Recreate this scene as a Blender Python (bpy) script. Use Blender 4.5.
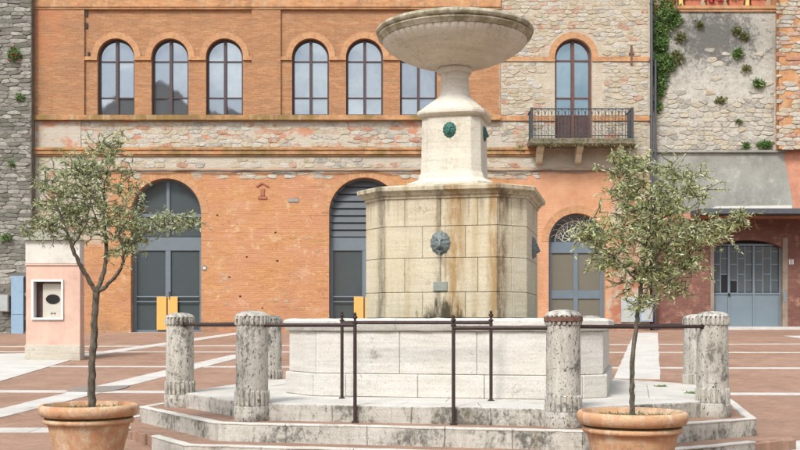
import bpy, bmesh, math, random
import numpy as np
from mathutils import Vector, Matrix, noise as mnoise
R = math.radians
random.seed(7)
for o in list(bpy.data.objects): bpy.data.objects.remove(o)
scene = bpy.context.scene
col = scene.collection

# ------------------------------------------------------------------ camera
F = 1037.0            # focal length in photograph pixels (800 wide)
EYE = 1.6             # camera height above the paving under it
HOR = 325.0           # horizon row in the photograph
cam_d = bpy.data.cameras.new('camera'); cam = bpy.data.objects.new('camera', cam_d); col.objects.link(cam)
cam.location = (0, 0, EYE); cam.rotation_euler = (R(90), 0, 0)
cam_d.sensor_width = 36; cam_d.lens = 36 * F / 800; cam_d.shift_y = (HOR - 225) / 800
cam_d.clip_start = 0.1; cam_d.clip_end = 4000
scene.camera = cam
# ------------------------------------------------------------------ light
SUN_EL, SUN_AZ = 47, 205          # azimuth clockwise from +Y (the view direction): behind the camera, a little left
world = bpy.data.worlds.new('World'); scene.world = world; world.use_nodes = True
wn = world.node_tree; wn.nodes.clear()
sky = wn.nodes.new('ShaderNodeTexSky'); sky.sky_type = 'NISHITA'; sky.sun_disc = False
sky.sun_elevation = R(SUN_EL); sky.sun_rotation = R(SUN_AZ); sky.dust_density = 3.0; sky.air_density = 1.0
hs = wn.nodes.new('ShaderNodeHueSaturation'); hs.inputs['Saturation'].default_value = 0.2
bg = wn.nodes.new('ShaderNodeBackground'); bg.inputs['Strength'].default_value = 0.15
wo = wn.nodes.new('ShaderNodeOutputWorld')
tcw = wn.nodes.new('ShaderNodeTexCoord'); mpw = wn.nodes.new('ShaderNodeMapping'); mpw.inputs['Scale'].default_value = (1, 1, 2.4)
ncw = wn.nodes.new('ShaderNodeTexNoise'); ncw.inputs['Scale'].default_value = 8.0; ncw.inputs['Detail'].default_value = 6; ncw.inputs['Roughness'].default_value = .55
rcw = wn.nodes.new('ShaderNodeValToRGB'); rcw.color_ramp.elements[0].position = .36; rcw.color_ramp.elements[1].position = .66
rcw.color_ramp.elements[0].color = (.5, .54, .6, 1); rcw.color_ramp.elements[1].color = (1.0, 1.0, 1.0, 1)
mxw = wn.nodes.new('ShaderNodeMix'); mxw.data_type = 'RGBA'; mxw.blend_type = 'MULTIPLY'; mxw.inputs[0].default_value = 1
wn.links.new(tcw.outputs['Generated'], mpw.inputs[0]); wn.links.new(mpw.outputs[0], ncw.inputs['Vector']); wn.links.new(ncw.outputs[0], rcw.inputs[0])
wn.links.new(sky.outputs[0], hs.inputs['Color']); wn.links.new(hs.outputs[0], mxw.inputs[6]); wn.links.new(rcw.outputs[0], mxw.inputs[7]); wn.links.new(mxw.outputs[2], bg.inputs[0]); wn.links.new(bg.outputs[0], wo.inputs[0])
sl = bpy.data.lights.new('sun', 'SUN'); sl.energy = 1.4; sl.angle = R(14); sl.color = (1, .96, .91)
sun = bpy.data.objects.new('sun', sl); col.objects.link(sun)
sd = Vector((math.sin(R(SUN_AZ)) * math.cos(R(SUN_EL)), math.cos(R(SUN_AZ)) * math.cos(R(SUN_EL)), math.sin(R(SUN_EL))))
sun.rotation_euler = sd.to_track_quat('Z', 'Y').to_euler(); sun.location = (0, 0, 30)
vs = scene.view_settings; vs.view_transform = 'Standard'; vs.look = 'None'; vs.gamma = 1; vs.exposure = 1.13; vs.use_curve_mapping = False
scene.render.engine = 'CYCLES'
scene.cycles.max_bounces = 6

# ------------------------------------------------------------------ geometry of the place
SLOPE, TILT = 0.037, 0.004
def gz(x, y): return SLOPE * min(max(y, -60), 45) + TILT * min(max(x, -60), 60)
def on_ground(px, py):            # pixel -> point of the sloping paving
    u = (px - 400) / F; v = (HOR - py) / F
    y = EYE / (SLOPE + TILT * u - v)
    return Vector((u * y, y, gz(u * y, y)))
def on_wall(px, py, Y):           # pixel -> point of a wall facing the camera at distance Y
    return ((px - 400) / F * Y, EYE + (HOR - py) / F * Y)

# ------------------------------------------------------------------ material helper
class MB:
    def __init__(s, name):
        s.m = bpy.data.materials.new(name); s.m.use_nodes = True; s.t = s.m.node_tree
        s.b = s.t.nodes['Principled BSDF']; s._p = None
    def n(s, typ, **kw):
        nd = s.t.nodes.new(typ)
        for k, v in kw.items(): setattr(nd, k, v)
        return nd
    def set(s, sock, v):
        if isinstance(v, bpy.types.NodeSocket): s.t.links.new(v, sock)
        else:
            if sock.type == 'RGBA' and len(v) == 3: v = (*v, 1)
            sock.default_value = v
    @property
    def pos(s):
        if s._p is None: s._p = s.n('ShaderNodeNewGeometry')
        return s._p.outputs['Position']
    def island(s):
        s.pos; return s._p.outputs['Random Per Island']
    def objrand(s): return s.n('ShaderNodeObjectInfo').outputs['Random']
    def uv(s): return s.n('ShaderNodeUVMap').outputs[0]
    def map(s, v, scale=(1, 1, 1), rot=(0, 0, 0), loc=(0, 0, 0)):
        m = s.n('ShaderNodeMapping'); s.set(m.inputs[0], v); m.inputs['Scale'].default_value = scale
        m.inputs['Rotation'].default_value = rot; m.inputs['Location'].default_value = loc
        return m.outputs[0]
    def noise(s, v, scale, detail=4, rough=.55, dist=0):
        m = s.n('ShaderNodeTexNoise'); s.set(m.inputs['Vector'], v); m.inputs['Scale'].default_value = scale
        m.inputs['Detail'].default_value = detail; m.inputs['Roughness'].default_value = rough; m.inputs['Distortion'].default_value = dist
        return m.outputs[0]
    def voro(s, v, scale, feature='F1', out='Distance'):
        m = s.n('ShaderNodeTexVoronoi', feature=feature); s.set(m.inputs['Vector'], v); m.inputs['Scale'].default_value = scale
        return m.outputs[out]
    def ramp(s, f, *stops):
        m = s.n('ShaderNodeValToRGB'); s.set(m.inputs[0], f); e = m.color_ramp.elements
        while len(e) < len(stops): e.new(.5)
        for el, (p, c) in zip(e, stops):
            el.position = p; el.color = (c, c, c, 1) if isinstance(c, (int, float)) else (*c, 1)
        return m.outputs[0]
    def mix(s, f, a, b, mode='MIX'):
        m = s.n('ShaderNodeMix', data_type='RGBA', blend_type=mode)
        s.set(m.inputs[0], f); s.set(m.inputs[6], a); s.set(m.inputs[7], b); return m.outputs[2]
    def math(s, op, a, b=0.0, c=None, clamp=False):
        m = s.n('ShaderNodeMath', operation=op, use_clamp=clamp); s.set(m.inputs[0], a); s.set(m.inputs[1], b)
        if c is not None: s.set(m.inputs[2], c)
        return m.outputs[0]
    def smooth(s, v, a, b):          # 0 at a, 1 at b
        m = s.n('ShaderNodeMapRange', interpolation_type='SMOOTHSTEP'); s.set(m.inputs[0], v)
        m.inputs[1].default_value = a; m.inputs[2].default_value = b; return m.outputs[0]
    def sep(s, v): return s.n('ShaderNodeSeparateXYZ') if v is None else s._sep(v)
    def _sep(s, v):
        m = s.n('ShaderNodeSeparateXYZ'); s.set(m.inputs[0], v); return m.outputs
    def comb(s, x, y, z=0.0):
        m = s.n('ShaderNodeCombineXYZ'); s.set(m.inputs[0], x); s.set(m.inputs[1], y); s.set(m.inputs[2], z); return m.outputs[0]
    def dot(s, v, w):
        m = s.n('ShaderNodeVectorMath', operation='DOT_PRODUCT'); s.set(m.inputs[0], v); m.inputs[1].default_value = w; return m.outputs['Value']
    def brick(s, v, c1, c2, mort, w, h, ms, off=.5, bias=0):
        m = s.n('ShaderNodeTexBrick', offset=off); s.set(m.inputs['Vector'], v)
        for k, x in (('Color1', c1), ('Color2', c2), ('Mortar', mort)): s.set(m.inputs[k], x)
        m.inputs['Scale'].default_value = 1; m.inputs['Mortar Size'].default_value = ms; m.inputs['Mortar Smooth'].default_value = .3
        m.inputs['Bias'].default_value = bias; m.inputs['Brick Width'].default_value = w; m.inputs['Row Height'].default_value = h
        return m.outputs[0], m.outputs[1]
    def bump(s, h, strength=.4, dist=.01):
        m = s.n('ShaderNodeBump'); s.set(m.inputs['Height'], h); m.inputs['Strength'].default_value = strength; m.inputs['Distance'].default_value = dist
        s.t.links.new(m.outputs[0], s.b.inputs['Normal'])
    def done(s, c, rough=.85, metal=0.0, spec=.3):
        s.set(s.b.inputs['Base Color'], c); s.set(s.b.inputs['Roughness'], rough); s.set(s.b.inputs['Metallic'], metal)
        s.b.inputs['Specular IOR Level'].default_value = spec
        return s.m

def hexc(r, g, b):   # sRGB 0-255 -> linear
    f = lambda c: (c / 255 / 12.92) if c / 255 <= .04045 else ((c / 255 + .055) / 1.055) ** 2.4
    c = [f(r), f(g), f(b)]; l = .3 * c[0] + .55 * c[1] + .15 * c[2]
    return tuple((l + (x - l) * DESAT) * ALB for x in c)
DESAT, ALB = .80, .80

def travertine(name, base, alt, dirt=(.05, .05, .045), amount=.35, streak=0.0, dirt_scale=2.2, pits=.6, extra=None, vert=2.2, pt=.665, bs=.5):
    m = MB(name); p = m.pos
    c = m.mix(m.ramp(m.noise(p, 1.7, 6, .6), (.3, 0.), (.7, 1.)), base, alt)
    strata = m.noise(m.map(p, (2, 2, 30) if vert > 1 else (22, 22, 2)), 1.0, 6, .65)
    c = m.mix(m.ramp(strata, (.42, .0), (.75, .45)), c, tuple(x * .58 for x in alt))
    c = m.mix(m.ramp(m.noise(p, 55, 4, .75), (.35, .35), (.62, 0.)), c, tuple(x * .45 for x in alt))
    pa_ = m.ramp(m.noise(m.map(p, (1, 1, vert)), 26, 3, .6), (pt, 0.), (pt + .06, 1.)); pb_ = m.ramp(m.noise(m.map(p, (1, 1, vert)), 62, 2, .5), (pt, 0.), (pt + .07, 1.))
    pit = m.math('MAXIMUM', pa_, pb_)
    c = m.mix(m.math('MULTIPLY', pit, pits), c, (.075, .062, .045))
    d = m.math('ADD', m.math('MULTIPLY', m.noise(p, dirt_scale, 9, .7, .3), .62), m.math('MULTIPLY', m.noise(m.map(p, (1, 1, .6)), 26, 6, .75), .38))
    dm = m.ramp(d, (.60 - .17 * amount, 0.), (.66 - .14 * amount, 1.))
    c = m.mix(m.math('MULTIPLY', dm, min(.92, .45 + amount * .7)), c, dirt)
    if streak:
        st = m.ramp(m.noise(m.map(p, (9, 9, .6)), 1.0, 6, .7), (.5, 0.), (.68, 1.))
        c = m.mix(m.math('MULTIPLY', st, streak), c, (.15, .12, .075))
    if extra: c = extra(m, c)
    m.bump(m.math('ADD', m.math('MULTIPLY', pit, -1.3), m.math('ADD', m.noise(p, 22, 7, .7), m.math('MULTIPLY', dm, -.3))), bs, .012)
    return m.done(c, .9)

TRAV = hexc(226, 216, 196); TRAV2 = hexc(206, 194, 170)
M = {}
# --- fountain materials
FCX, FCY, FROT = .668, 12.676, R(-12.78)
FU = (math.cos(FROT), math.sin(FROT), 0); FV = (-math.sin(FROT), math.cos(FROT), 0)
FU0 = FCX * FU[0] + FCY * FU[1]; FV0 = FCX * FV[0] + FCY * FV[1]
def drum_extra(m, c):
    u = m.math('SUBTRACT', m.dot(m.pos, FU), FU0)
    z = m._sep(m.pos)[2]
    wob = m.math('MULTIPLY', m.math('SUBTRACT', m.noise(m.map(m.pos, (0, 0, 1.4)), 1.5, 3), .5), .14)
    uu = m.math('ADD', u, wob)
    brk = m.ramp(m.noise(m.map(m.pos, (9, 9, 1.6)), 1.3, 6, .7), (.34, .0), (.54, 1.))
    brk = m.math('MULTIPLY', brk, m.ramp(m.noise(m.pos, 21, 6, .8), (.36, .6), (.52, 1.)))
    warm = m.ramp(m.noise(m.map(m.pos, (1.2, 1.2, .5)), 1.4, 4), (.35, 0.), (.7, .7))
    c = m.mix(m.math('MULTIPLY', warm, .55), c, hexc(214, 194, 146))
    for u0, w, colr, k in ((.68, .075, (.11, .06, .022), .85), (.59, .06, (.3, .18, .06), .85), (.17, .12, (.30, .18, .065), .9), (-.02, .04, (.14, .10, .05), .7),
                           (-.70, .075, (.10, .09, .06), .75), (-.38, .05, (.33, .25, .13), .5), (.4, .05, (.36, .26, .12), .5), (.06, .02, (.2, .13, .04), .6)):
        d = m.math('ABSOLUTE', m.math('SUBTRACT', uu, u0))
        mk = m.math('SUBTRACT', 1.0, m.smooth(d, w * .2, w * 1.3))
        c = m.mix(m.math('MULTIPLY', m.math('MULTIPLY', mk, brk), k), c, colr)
    # dark run-off from the cornice
    top = m.smooth(z, 2.62, 3.08)
    dr = m.ramp(m.noise(m.map(m.pos, (8, 8, .25)), 1.3, 5, .7), (.5, 0.), (.68, 1.))
    c = m.mix(m.math('MULTIPLY', m.math('MULTIPLY', top, dr), .8), c, (.12, .08, .035))
    # black algae where the spout splashes
    dx = m.math('MULTIPLY', m.math('SUBTRACT', u, .02), 2.4); dz = m.math('MULTIPLY', m.math('SUBTRACT', z, 1.62), 2.6)
    rr = m.math('SQRT', m.math('ADD', m.math('MULTIPLY', dx, dx), m.math('MULTIPLY', dz, dz)))
    rr = m.math('ADD', rr, m.math('MULTIPLY', m.math('SUBTRACT', m.noise(m.map(m.pos, (1, 1, .25)), 14, 4, .7), .5), 2.0))
    c = m.mix(m.math('MULTIPLY', m.math('SUBTRACT', 1.0, m.smooth(rr, .3, .8)), .9), c, (.028, .026, .016))
    return c
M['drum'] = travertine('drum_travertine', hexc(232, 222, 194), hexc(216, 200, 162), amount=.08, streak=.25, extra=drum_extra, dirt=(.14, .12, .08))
M['trav'] = travertine('white_travertine', TRAV, TRAV2, amount=.12, pits=.6)
M['bowl'] = travertine('bowl_travertine', hexc(240, 232, 214), hexc(226, 216, 192), amount=.3, streak=.12, pits=.45, dirt=(.36, .31, .21), pt=.675, bs=.4, dirt_scale=2.8)
M['basin'] = travertine('basin_travertine', hexc(238, 234, 224), hexc(224, 217, 202), amount=.1, pits=.6, dirt=(.2, .18, .15), pt=.67)
M['platform'] = travertine('platform_travertine', hexc(236, 232, 222), hexc(220, 214, 202), amount=.2, dirt=(.2, .18, .14))
M['kerb'] = travertine('weathered_kerb', hexc(222, 217, 204), hexc(196, 190, 174), amount=.64, dirt_scale=1.7, streak=.35, pits=.8, dirt=(.09, .087, .073))
M['kerb_top'] = travertine('kerb_top', hexc(236, 232, 220), hexc(220, 214, 202), amount=.2, dirt=(.2, .18, .15))
M['post'] = travertine('bollard_travertine', hexc(226, 221, 208), hexc(198, 192, 176), amount=.5, dirt_scale=3.6, streak=.4, pits=.9, dirt=(.085, .083, .072), vert=.5, pt=.635, bs=.7)
def rim_extra(m, c):
    g = m.ramp(m.noise(m.pos, 6, 5, .65), (.38, 0.), (.6, 1.))
    return m.mix(m.math('MULTIPLY', g, .8), c, hexc(132, 122, 78))
M['rim'] = travertine('mossy_rim', hexc(226, 218, 194), hexc(200, 190, 158), amount=.35, extra=rim_extra)

def simple(name, c, rough=.7, var=.25, scale=6, metal=0.0, bump=.2, spec=.3, dirt=None, dirt_amt=.4):
    m = MB(name); n = m.noise(m.pos, scale, 6, .65)
    cc = m.mix(m.ramp(n, (.3, 0.), (.7, 1.)), tuple(x * (1 - var) for x in c), tuple(min(1, x * (1 + var)) for x in c))
    if dirt: cc = m.mix(m.ramp(m.noise(m.pos, scale * .5, 7, .7), (.56, 0.), (.72, dirt_amt)), cc, dirt)
    if bump: m.bump(m.noise(m.pos, scale * 5, 5), bump, .006)
    return m.done(cc, rough, metal, spec)
M['iron'] = simple('brown_iron', hexc(74, 58, 54), .55, .25, 20, .3, .15, dirt=hexc(110, 66, 44))
M['rust'] = simple('rusty_iron', hexc(122, 84, 68), .85, .35, 30, .05, dirt=hexc(176, 160, 140), dirt_amt=.7)
M['bronze'] = simple('green_bronze', hexc(120, 132, 130), .6, .35, 30, .35, .3, dirt=hexc(46, 66, 62), dirt_amt=.8)
M['verdigris'] = simple('verdigris', hexc(52, 112, 100), .6, .4, 40, .2, .3, dirt=hexc(34, 44, 40), dirt_amt=.9)
M['plaque'] = simple('plaque_metal', hexc(150, 160, 146), .5, .15, 20, .3)
M['water'] = simple('water', (.03, .05, .045), .05, .1, 3, bump=0, spec=.6)
def terra():
    m = MB('terracotta'); p = m.pos
    c = m.mix(m.ramp(m.noise(p, 5, 7, .65), (.3, 0.), (.7, 1.)), hexc(198, 130, 78), hexc(218, 166, 112))
    c = m.mix(m.ramp(m.noise(m.map(p, (1, 1, 4)), 3.4, 8, .72), (.48, 0.), (.66, .8)), c, hexc(214, 184, 134))
    c = m.mix(m.ramp(m.noise(m.map(p, (1.6, 1.6, .7)), 4.5, 8, .75), (.5, 0.), (.64, .7)), c, hexc(226, 208, 178))
    c = m.mix(m.ramp(m.noise(p, 8, 9, .8), (.56, 0.), (.68, .7)), c, hexc(116, 86, 54))
    c = m.mix(m.ramp(m.noise(p, 60, 3, .7), (.62, 0.), (.7, .7)), c, hexc(120, 76, 46))
    m.bump(m.math('ADD', m.noise(m.map(p, (1, 1, 5)), 26, 6, .7), m.noise(p, 9, 3)), .55, .006)
    return m.done(c, .85)
M['terra'] = terra()
M['moss'] = simple('moss', hexc(96, 82, 40), .95, .5, 40, bump=.6)
M['soil'] = simple('soil', hexc(128, 108, 66), .95, .5, 30, bump=.8)
# --- plaza
def paving():
    m = MB('brick_paving'); p = m.pos
    v = m.map(p, (1, 1, 1), (0, 0, R(45)))
    c, f = m.brick(v, hexc(174, 128, 98), hexc(150, 108, 80), hexc(138, 114, 92), .26, .07, .006)
    c2, f2 = m.brick(m.map(p, (1, 1, 1), (0, 0, R(-45))), hexc(180, 134, 104), hexc(154, 112, 84), hexc(140, 116, 94), .26, .07, .006)
    x = m._sep(p)[0]; y = m._sep(p)[1]
    chk = m.math('GREATER_THAN', m.math('FRACT', m.math('MULTIPLY', m.math('ADD', x, m.math('MULTIPLY', y, .05)), 1.35)), .5)
    c = m.mix(chk, c, c2)
    c = m.mix(m.ramp(m.noise(p, .35, 6, .6), (.35, 0.), (.7, .5)), c, hexc(194, 154, 126))
    c = m.mix(m.ramp(m.noise(p, 1.3, 8, .7), (.48, 0.), (.7, .6)), c, hexc(126, 92, 70))
    c = m.mix(m.ramp(m.noise(p, 9, 7, .8), (.52, 0.), (.66, .5)), c, hexc(110, 84, 72))
    c = m.mix(m.ramp(m.noise(p, 60, 2, .6), (.45, 0.), (.8, .35)), c, hexc(192, 156, 134))
    m.bump(m.math('ADD', m.math('MULTIPLY', f, -.6), m.noise(p, 50, 4)), .3, .004)
    return m.done(c, .8)
M['paving'] = paving()
M['strip'] = travertine('strip_stone', hexc(230, 226, 217), hexc(212, 207, 196), amount=.2, dirt=(.28, .25, .2), pits=.3, pt=.7, dirt_scale=.9)
M['grate'] = simple('grey_cover', hexc(146, 136, 128), .7, .15, 6)
# --- facade
WY = 37.0
def wx(px): return (px - 400) / F * WY
def wz(py): return EYE + (HOR - py) / F * WY
def facade(name, zones=True):
    m = MB(name); p = m.pos; s = m._sep(p); x, z = s[0], s[2]
    v = m.comb(m.math('ADD', x, s[1]), z)
    wobx = m.math('MULTIPLY', m.math('SUBTRACT', m.noise(p, 1.1, 5, .65), .5), 1.5)
    wobz = m.math('MULTIPLY', m.math('SUBTRACT', m.noise(p, 1.6, 5, .65), .5), .8)
    up, f = m.brick(v, hexc(214, 150, 88), hexc(194, 122, 60), hexc(198, 156, 104), .27, .068, .008)
    up = m.mix(m.ramp(m.noise(m.map(p, (1, 1, 3.5)), 1.4, 6, .65), (.42, 0.), (.7, .65)), up, hexc(166, 122, 84))
    up = m.mix(m.ramp(m.noise(m.map(p, (3.2, 3, .35)), .9, 6, .7), (.55, 0.), (.8, .55)), up, hexc(150, 108, 76))
    up = m.mix(m.ramp(m.noise(p, 11, 8, .8), (.42, 0.), (.75, .55)), up, hexc(150, 102, 66))
    up = m.mix(m.ramp(m.noise(m.map(p, (.7, 1, 6)), 2.0, 5, .7), (.55, 0.), (.75, .6)), up, hexc(212, 182, 140))
    lo, f2 = m.brick(v, hexc(232, 164, 86), hexc(214, 140, 64), hexc(216, 168, 106), .27, .068, .007)
    lo = m.mix(m.ramp(m.noise(m.map(p, (1, 1, 2.5)), .9, 6, .65), (.42, 0.), (.72, .6)), lo, hexc(208, 134, 62))
    lo = m.mix(m.ramp(m.noise(p, 11, 8, .8), (.42, 0.), (.75, .5)), lo, hexc(180, 114, 56))
    lo = m.mix(m.ramp(m.noise(m.map(p, (1, 1, 2.5)), 2.6, 6, .7), (.56, 0.), (.7, .7)), lo, hexc(222, 172, 128))
    lo = m.mix(m.ramp(m.noise(m.map(p, (1, 1, 1.5)), 1.5, 3, .7, .6), (.70, 0.), (.73, .8)), lo, hexc(140, 118, 98))
    crs = m.noise(m.map(p, (.55, 1, 9)), 1.6, 6, .75)
    lo = m.mix(m.ramp(m.noise(m.map(p, (1, 1, 1.6)), .75, 9, .72), (.44, 0.), (.58, .75)), lo, hexc(216, 146, 98))
    lo = m.mix(m.ramp(m.noise(m.map(p, (1, 1, 1.6), loc=(7, 3, 5)), 1.3, 9, .75), (.54, 0.), (.63, .6)), lo, hexc(226, 178, 134))
    lo = m.mix(m.ramp(m.noise(m.map(p, (1, 1, 1.6), loc=(1, 9, 2)), 1.9, 9, .78), (.58, 0.), (.64, .6)), lo, hexc(178, 104, 62))
    lo = m.mix(m.ramp(crs, (.57, 0.), (.66, .75)), lo, hexc(168, 116, 66))
    lo = m.mix(m.ramp(m.noise(p, 3.1, 8, .75), (.57, 0.), (.64, .55)), lo, hexc(234, 198, 142))
    up = m.mix(m.ramp(crs, (.60, 0.), (.68, .6)), up, hexc(150, 108, 76))
    tl = m.math('MULTIPLY', m.math('MULTIPLY', m.smooth(x, wx(84), wx(45)), m.smooth(z, wz(80), wz(25))), m.ramp(m.noise(p, 1.2, 6, .7), (.35, 0.), (.6, .8)))
    up = m.mix(tl, up, hexc(212, 126, 66))
    pink = m.mix(m.ramp(m.noise(p, 2.2, 6, .65), (.35, 0.), (.7, 1.)), hexc(232, 170, 118), hexc(220, 148, 94))
    xw = m.math('ADD', x, wobx); zw = m.math('ADD', z, wobz)
    lo = m.mix(m.smooth(xw, wx(500), wx(525)), lo, pink)
    # patched plaster at the foot of the right-hand end
    patch = m.mix(m.ramp(m.noise(p, 1.6, 7, .7), (.42, 0.), (.56, 1.)), hexc(206, 190, 160), hexc(196, 116, 76))
    lo = m.mix(m.smooth(xw, wx(606), wx(616)), lo, patch)
    c = m.mix(m.smooth(zw, wz(176), wz(164)), lo, hexc(206, 194, 170))
    c = m.mix(m.smooth(z, wz(121.4), wz(121)), c, up)
    # cream mortar of the rubble part
    mort = m.mix(m.ramp(m.noise(p, 3.0, 7, .7), (.4, 0.), (.66, 1.)), hexc(212, 198, 172), hexc(196, 176, 146))
    mort = m.mix(m.ramp(m.noise(m.map(p, (1, 1, 2)), .9, 6, .7), (.58, 0.), (.7, .55)), mort, hexc(204, 146, 108))
    rub = m.math('MULTIPLY', m.smooth(m.math('ADD', x, m.math('MULTIPLY', wobx, .25)), wx(498), wx(502)), m.smooth(z, wz(165), wz(155)))
    c = m.mix(rub, c, mort)
    left = m.math('MULTIPLY', m.smooth(xw, wx(112), wx(96)), m.math('MULTIPLY', m.smooth(zw, wz(250), wz(232)), m.smooth(z, wz(119), wz(123))))
    c = m.mix(left, c, hexc(202, 192, 168))
    band = m.math('MULTIPLY', m.smooth(z, wz(149), wz(148)), m.smooth(z, wz(120), wz(122)))
    bm_ = m.mix(m.ramp(m.noise(m.map(p, (1, 1, 1.5)), 1.0, 6, .7), (.5, 0.), (.58, 1.)), hexc(206, 196, 174), hexc(214, 146, 104))
    c = m.mix(band, c, bm_)
    # damp dirt towards the foot
    ft = m.math('MULTIPLY', m.smooth(z, wz(316), wz(333)), m.ramp(m.noise(p, 1.5, 6, .7), (.4, 0.), (.6, .8)))
    c = m.mix(ft, c, hexc(150, 120, 96))
    g = m.ramp(m.noise(p, .5, 7, .65), (.5, 0.), (.8, .35)); c = m.mix(g, c, hexc(120, 92, 72))
    m.bump(m.math('ADD', m.math('MULTIPLY', f, -.5), m.math('MULTIPLY', m.noise(p, 13, 8, .78), 1.6)), .8, .03)
    return m.done(c, .92)
M['facade'] = facade('facade_masonry')
def ring_brick():
    m = MB('arch_bricks'); c, f = m.brick(m.uv(), hexc(212, 152, 92), hexc(190, 124, 66), hexc(196, 158, 106), .075, .26, .008)
    c = m.mix(m.ramp(m.noise(m.pos, 2.0, 6, .65), (.45, 0.), (.7, .5)), c, hexc(172, 118, 84))
    m.bump(m.math('ADD', m.math('MULTIPLY', f, -.8), m.noise(m.pos, 20, 4)), .4, .015)
    return m.done(c, .9)
M['arch'] = ring_brick()
def mossband(name, moss):
    m = MB(name); p = m.pos; s = m._sep(p)
    c, f = m.brick(m.comb(m.math('ADD', s[0], s[1]), s[2]), hexc(214, 150, 82), hexc(194, 124, 62), hexc(194, 154, 100), .27, .068, .007)
    c = m.mix(m.ramp(m.noise(m.map(p, (.6, 1, 1)), 1.0, 6, .7), (.62 - moss * .25, 0.), (.72 - moss * .2, .9)), c, hexc(136, 112, 38))
    c = m.mix(m.ramp(m.noise(p, 3, 8, .75), (.46, 0.), (.64, .7)), c, hexc(142, 104, 74))
    c = m.mix(m.ramp(m.noise(m.map(p, (2.5, 1, .6)), 1.6, 7, .7), (.5, 0.), (.66, .6)), c, hexc(204, 170, 128))
    m.bump(m.noise(p, 20, 5), .4, .015)
    return m.done(c, .92)
M['sill'] = mossband('mossy_sill_brick', .95)
M['cornice'] = mossband('mossy_cornice_brick', .62)
M['band'] = mossband('brick_band', .05)
def stone(name, a, b, lich=.25, lime=hexc(212, 200, 174), smear=.75):
    m = MB(name); p = m.pos
    c = m.mix(m.ramp(m.noise(p, 5, 7, .7), (.3, 0.), (.7, 1.)), a, b)
    c = m.mix(m.math('MULTIPLY', m.objrand(), .3), c, tuple(x * .65 for x in b))
    c = m.mix(m.ramp(m.noise(p, 3.2, 9, .78), (.46, 0.), (.58, smear)), c, lime)
    c = m.mix(m.ramp(m.noise(p, 8, 9, .8), (.53, 0.), (.62, min(1, lich * 2))), c, (.12, .105, .075))
    m.bump(m.noise(p, 11, 9, .8), 1.0, .05)
    return m.done(c, .93)
CREAM = [stone('stone_cream', hexc(214, 202, 174), hexc(198, 182, 150)), stone('stone_white', hexc(218, 212, 198), hexc(200, 192, 174)),
         stone('stone_buff', hexc(208, 190, 154), hexc(196, 174, 136)), stone('stone_pink', hexc(212, 172, 142), hexc(198, 150, 120)),
         stone('stone_grey', hexc(186, 180, 166), hexc(168, 162, 148)), stone('stone_brick', hexc(208, 150, 116), hexc(194, 130, 96))]
GREY = [stone('stone_dark_grey', hexc(150, 148, 138), hexc(118, 116, 106), .45, hexc(128, 124, 112), .6), stone('stone_mid_grey', hexc(176, 172, 160), hexc(146, 142, 130), .45, hexc(128, 124, 112), .6),
        stone('stone_pale_grey', hexc(200, 196, 184), hexc(168, 164, 150), .4, hexc(150, 146, 132), .6), stone('stone_olive_grey', hexc(140, 140, 120), hexc(112, 112, 96), .5, hexc(120, 118, 104), .6)]
M['mortar_grey'] = simple('grey_mortar', hexc(118, 113, 102), .95, .35, 3)
def rwall():
    m = MB('retaining_wall_render'); p = m.pos; s = m._sep(p)
    c = m.mix(m.ramp(m.noise(p, 1.5, 7, .65), (.35, 0.), (.65, 1.)), hexc(206, 200, 184), hexc(182, 176, 160))
    c = m.mix(m.ramp(m.noise(p, 4, 7, .7), (.48, 0.), (.66, .7)), c, hexc(152, 148, 136))
    # black lichen bloom under the terrace
    dx = m.math('MULTIPLY', m.math('SUBTRACT', s[0], wx(718)), .34); dz = m.math('MULTIPLY', m.math('SUBTRACT', s[2], wz(34)), .55)
    rr = m.math('SQRT', m.math('ADD', m.math('MULTIPLY', dx, dx), m.math('MULTIPLY', dz, dz)))
    rr = m.math('ADD', rr, m.math('MULTIPLY', m.math('SUBTRACT', m.noise(p, 4, 10, .85), .5), 3.2))
    c = m.mix(m.math('MULTIPLY', m.math('SUBTRACT', 1.0, m.smooth(rr, .25, .8)), .9), c, hexc(92, 92, 88))
    c = m.mix(m.ramp(m.noise(p, 14, 9, .8), (.54, 0.), (.62, .6)), c, hexc(128, 120, 104))
    m.bump(m.noise(p, 7, 8, .7), .8, .05)
    return m.done(c, .93)
M['rwall'] = rwall()
def cement():
    m = MB('grey_cement'); p = m.pos
    c = m.mix(m.ramp(m.noise(p, .8, 7, .65), (.35, 0.), (.65, 1.)), hexc(168, 167, 156), hexc(136, 135, 124))
    c = m.mix(m.ramp(m.noise(p, 2.4, 8, .72), (.54, 0.), (.7, .55)), c, hexc(204, 198, 182))
    c = m.mix(m.ramp(m.noise(p, 12, 5, .7), (.56, 0.), (.68, .6)), c, hexc(118, 112, 98))
    m.bump(m.noise(p, 6, 7, .65), .4, .03)
    return m.done(c, .92)
M['cement'] = cement()
M['whitewash'] = simple('whitewash', hexc(218, 212, 198), .9, .12, 2, dirt=hexc(160, 148, 128), dirt_amt=.8)
M['pink'] = simple('pink_plaster', hexc(224, 180, 156), .9, .14, 3.0, dirt=hexc(190, 146, 122), dirt_amt=.85)
M['greycap'] = simple('grey_slate', hexc(150, 146, 136), .9, .2, 5)
def redbrick():
    m = MB('dark_red_brick'); p = m.pos; s = m._sep(p)
    c, f = m.brick(m.comb(s[0], s[2]), hexc(144, 90, 74), hexc(122, 76, 62), hexc(132, 102, 86), .27, .068, .007)
    c = m.mix(m.ramp(m.noise(p, 1.6, 6, .65), (.4, 0.), (.7, .7)), c, hexc(112, 66, 56))
    c = m.mix(m.ramp(m.noise(p, 2.6, 9, .78), (.54, 0.), (.62, .7)), c, hexc(176, 130, 106))
    m.bump(m.noise(p, 16, 5), .3, .01); return m.done(c, .9)
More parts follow.
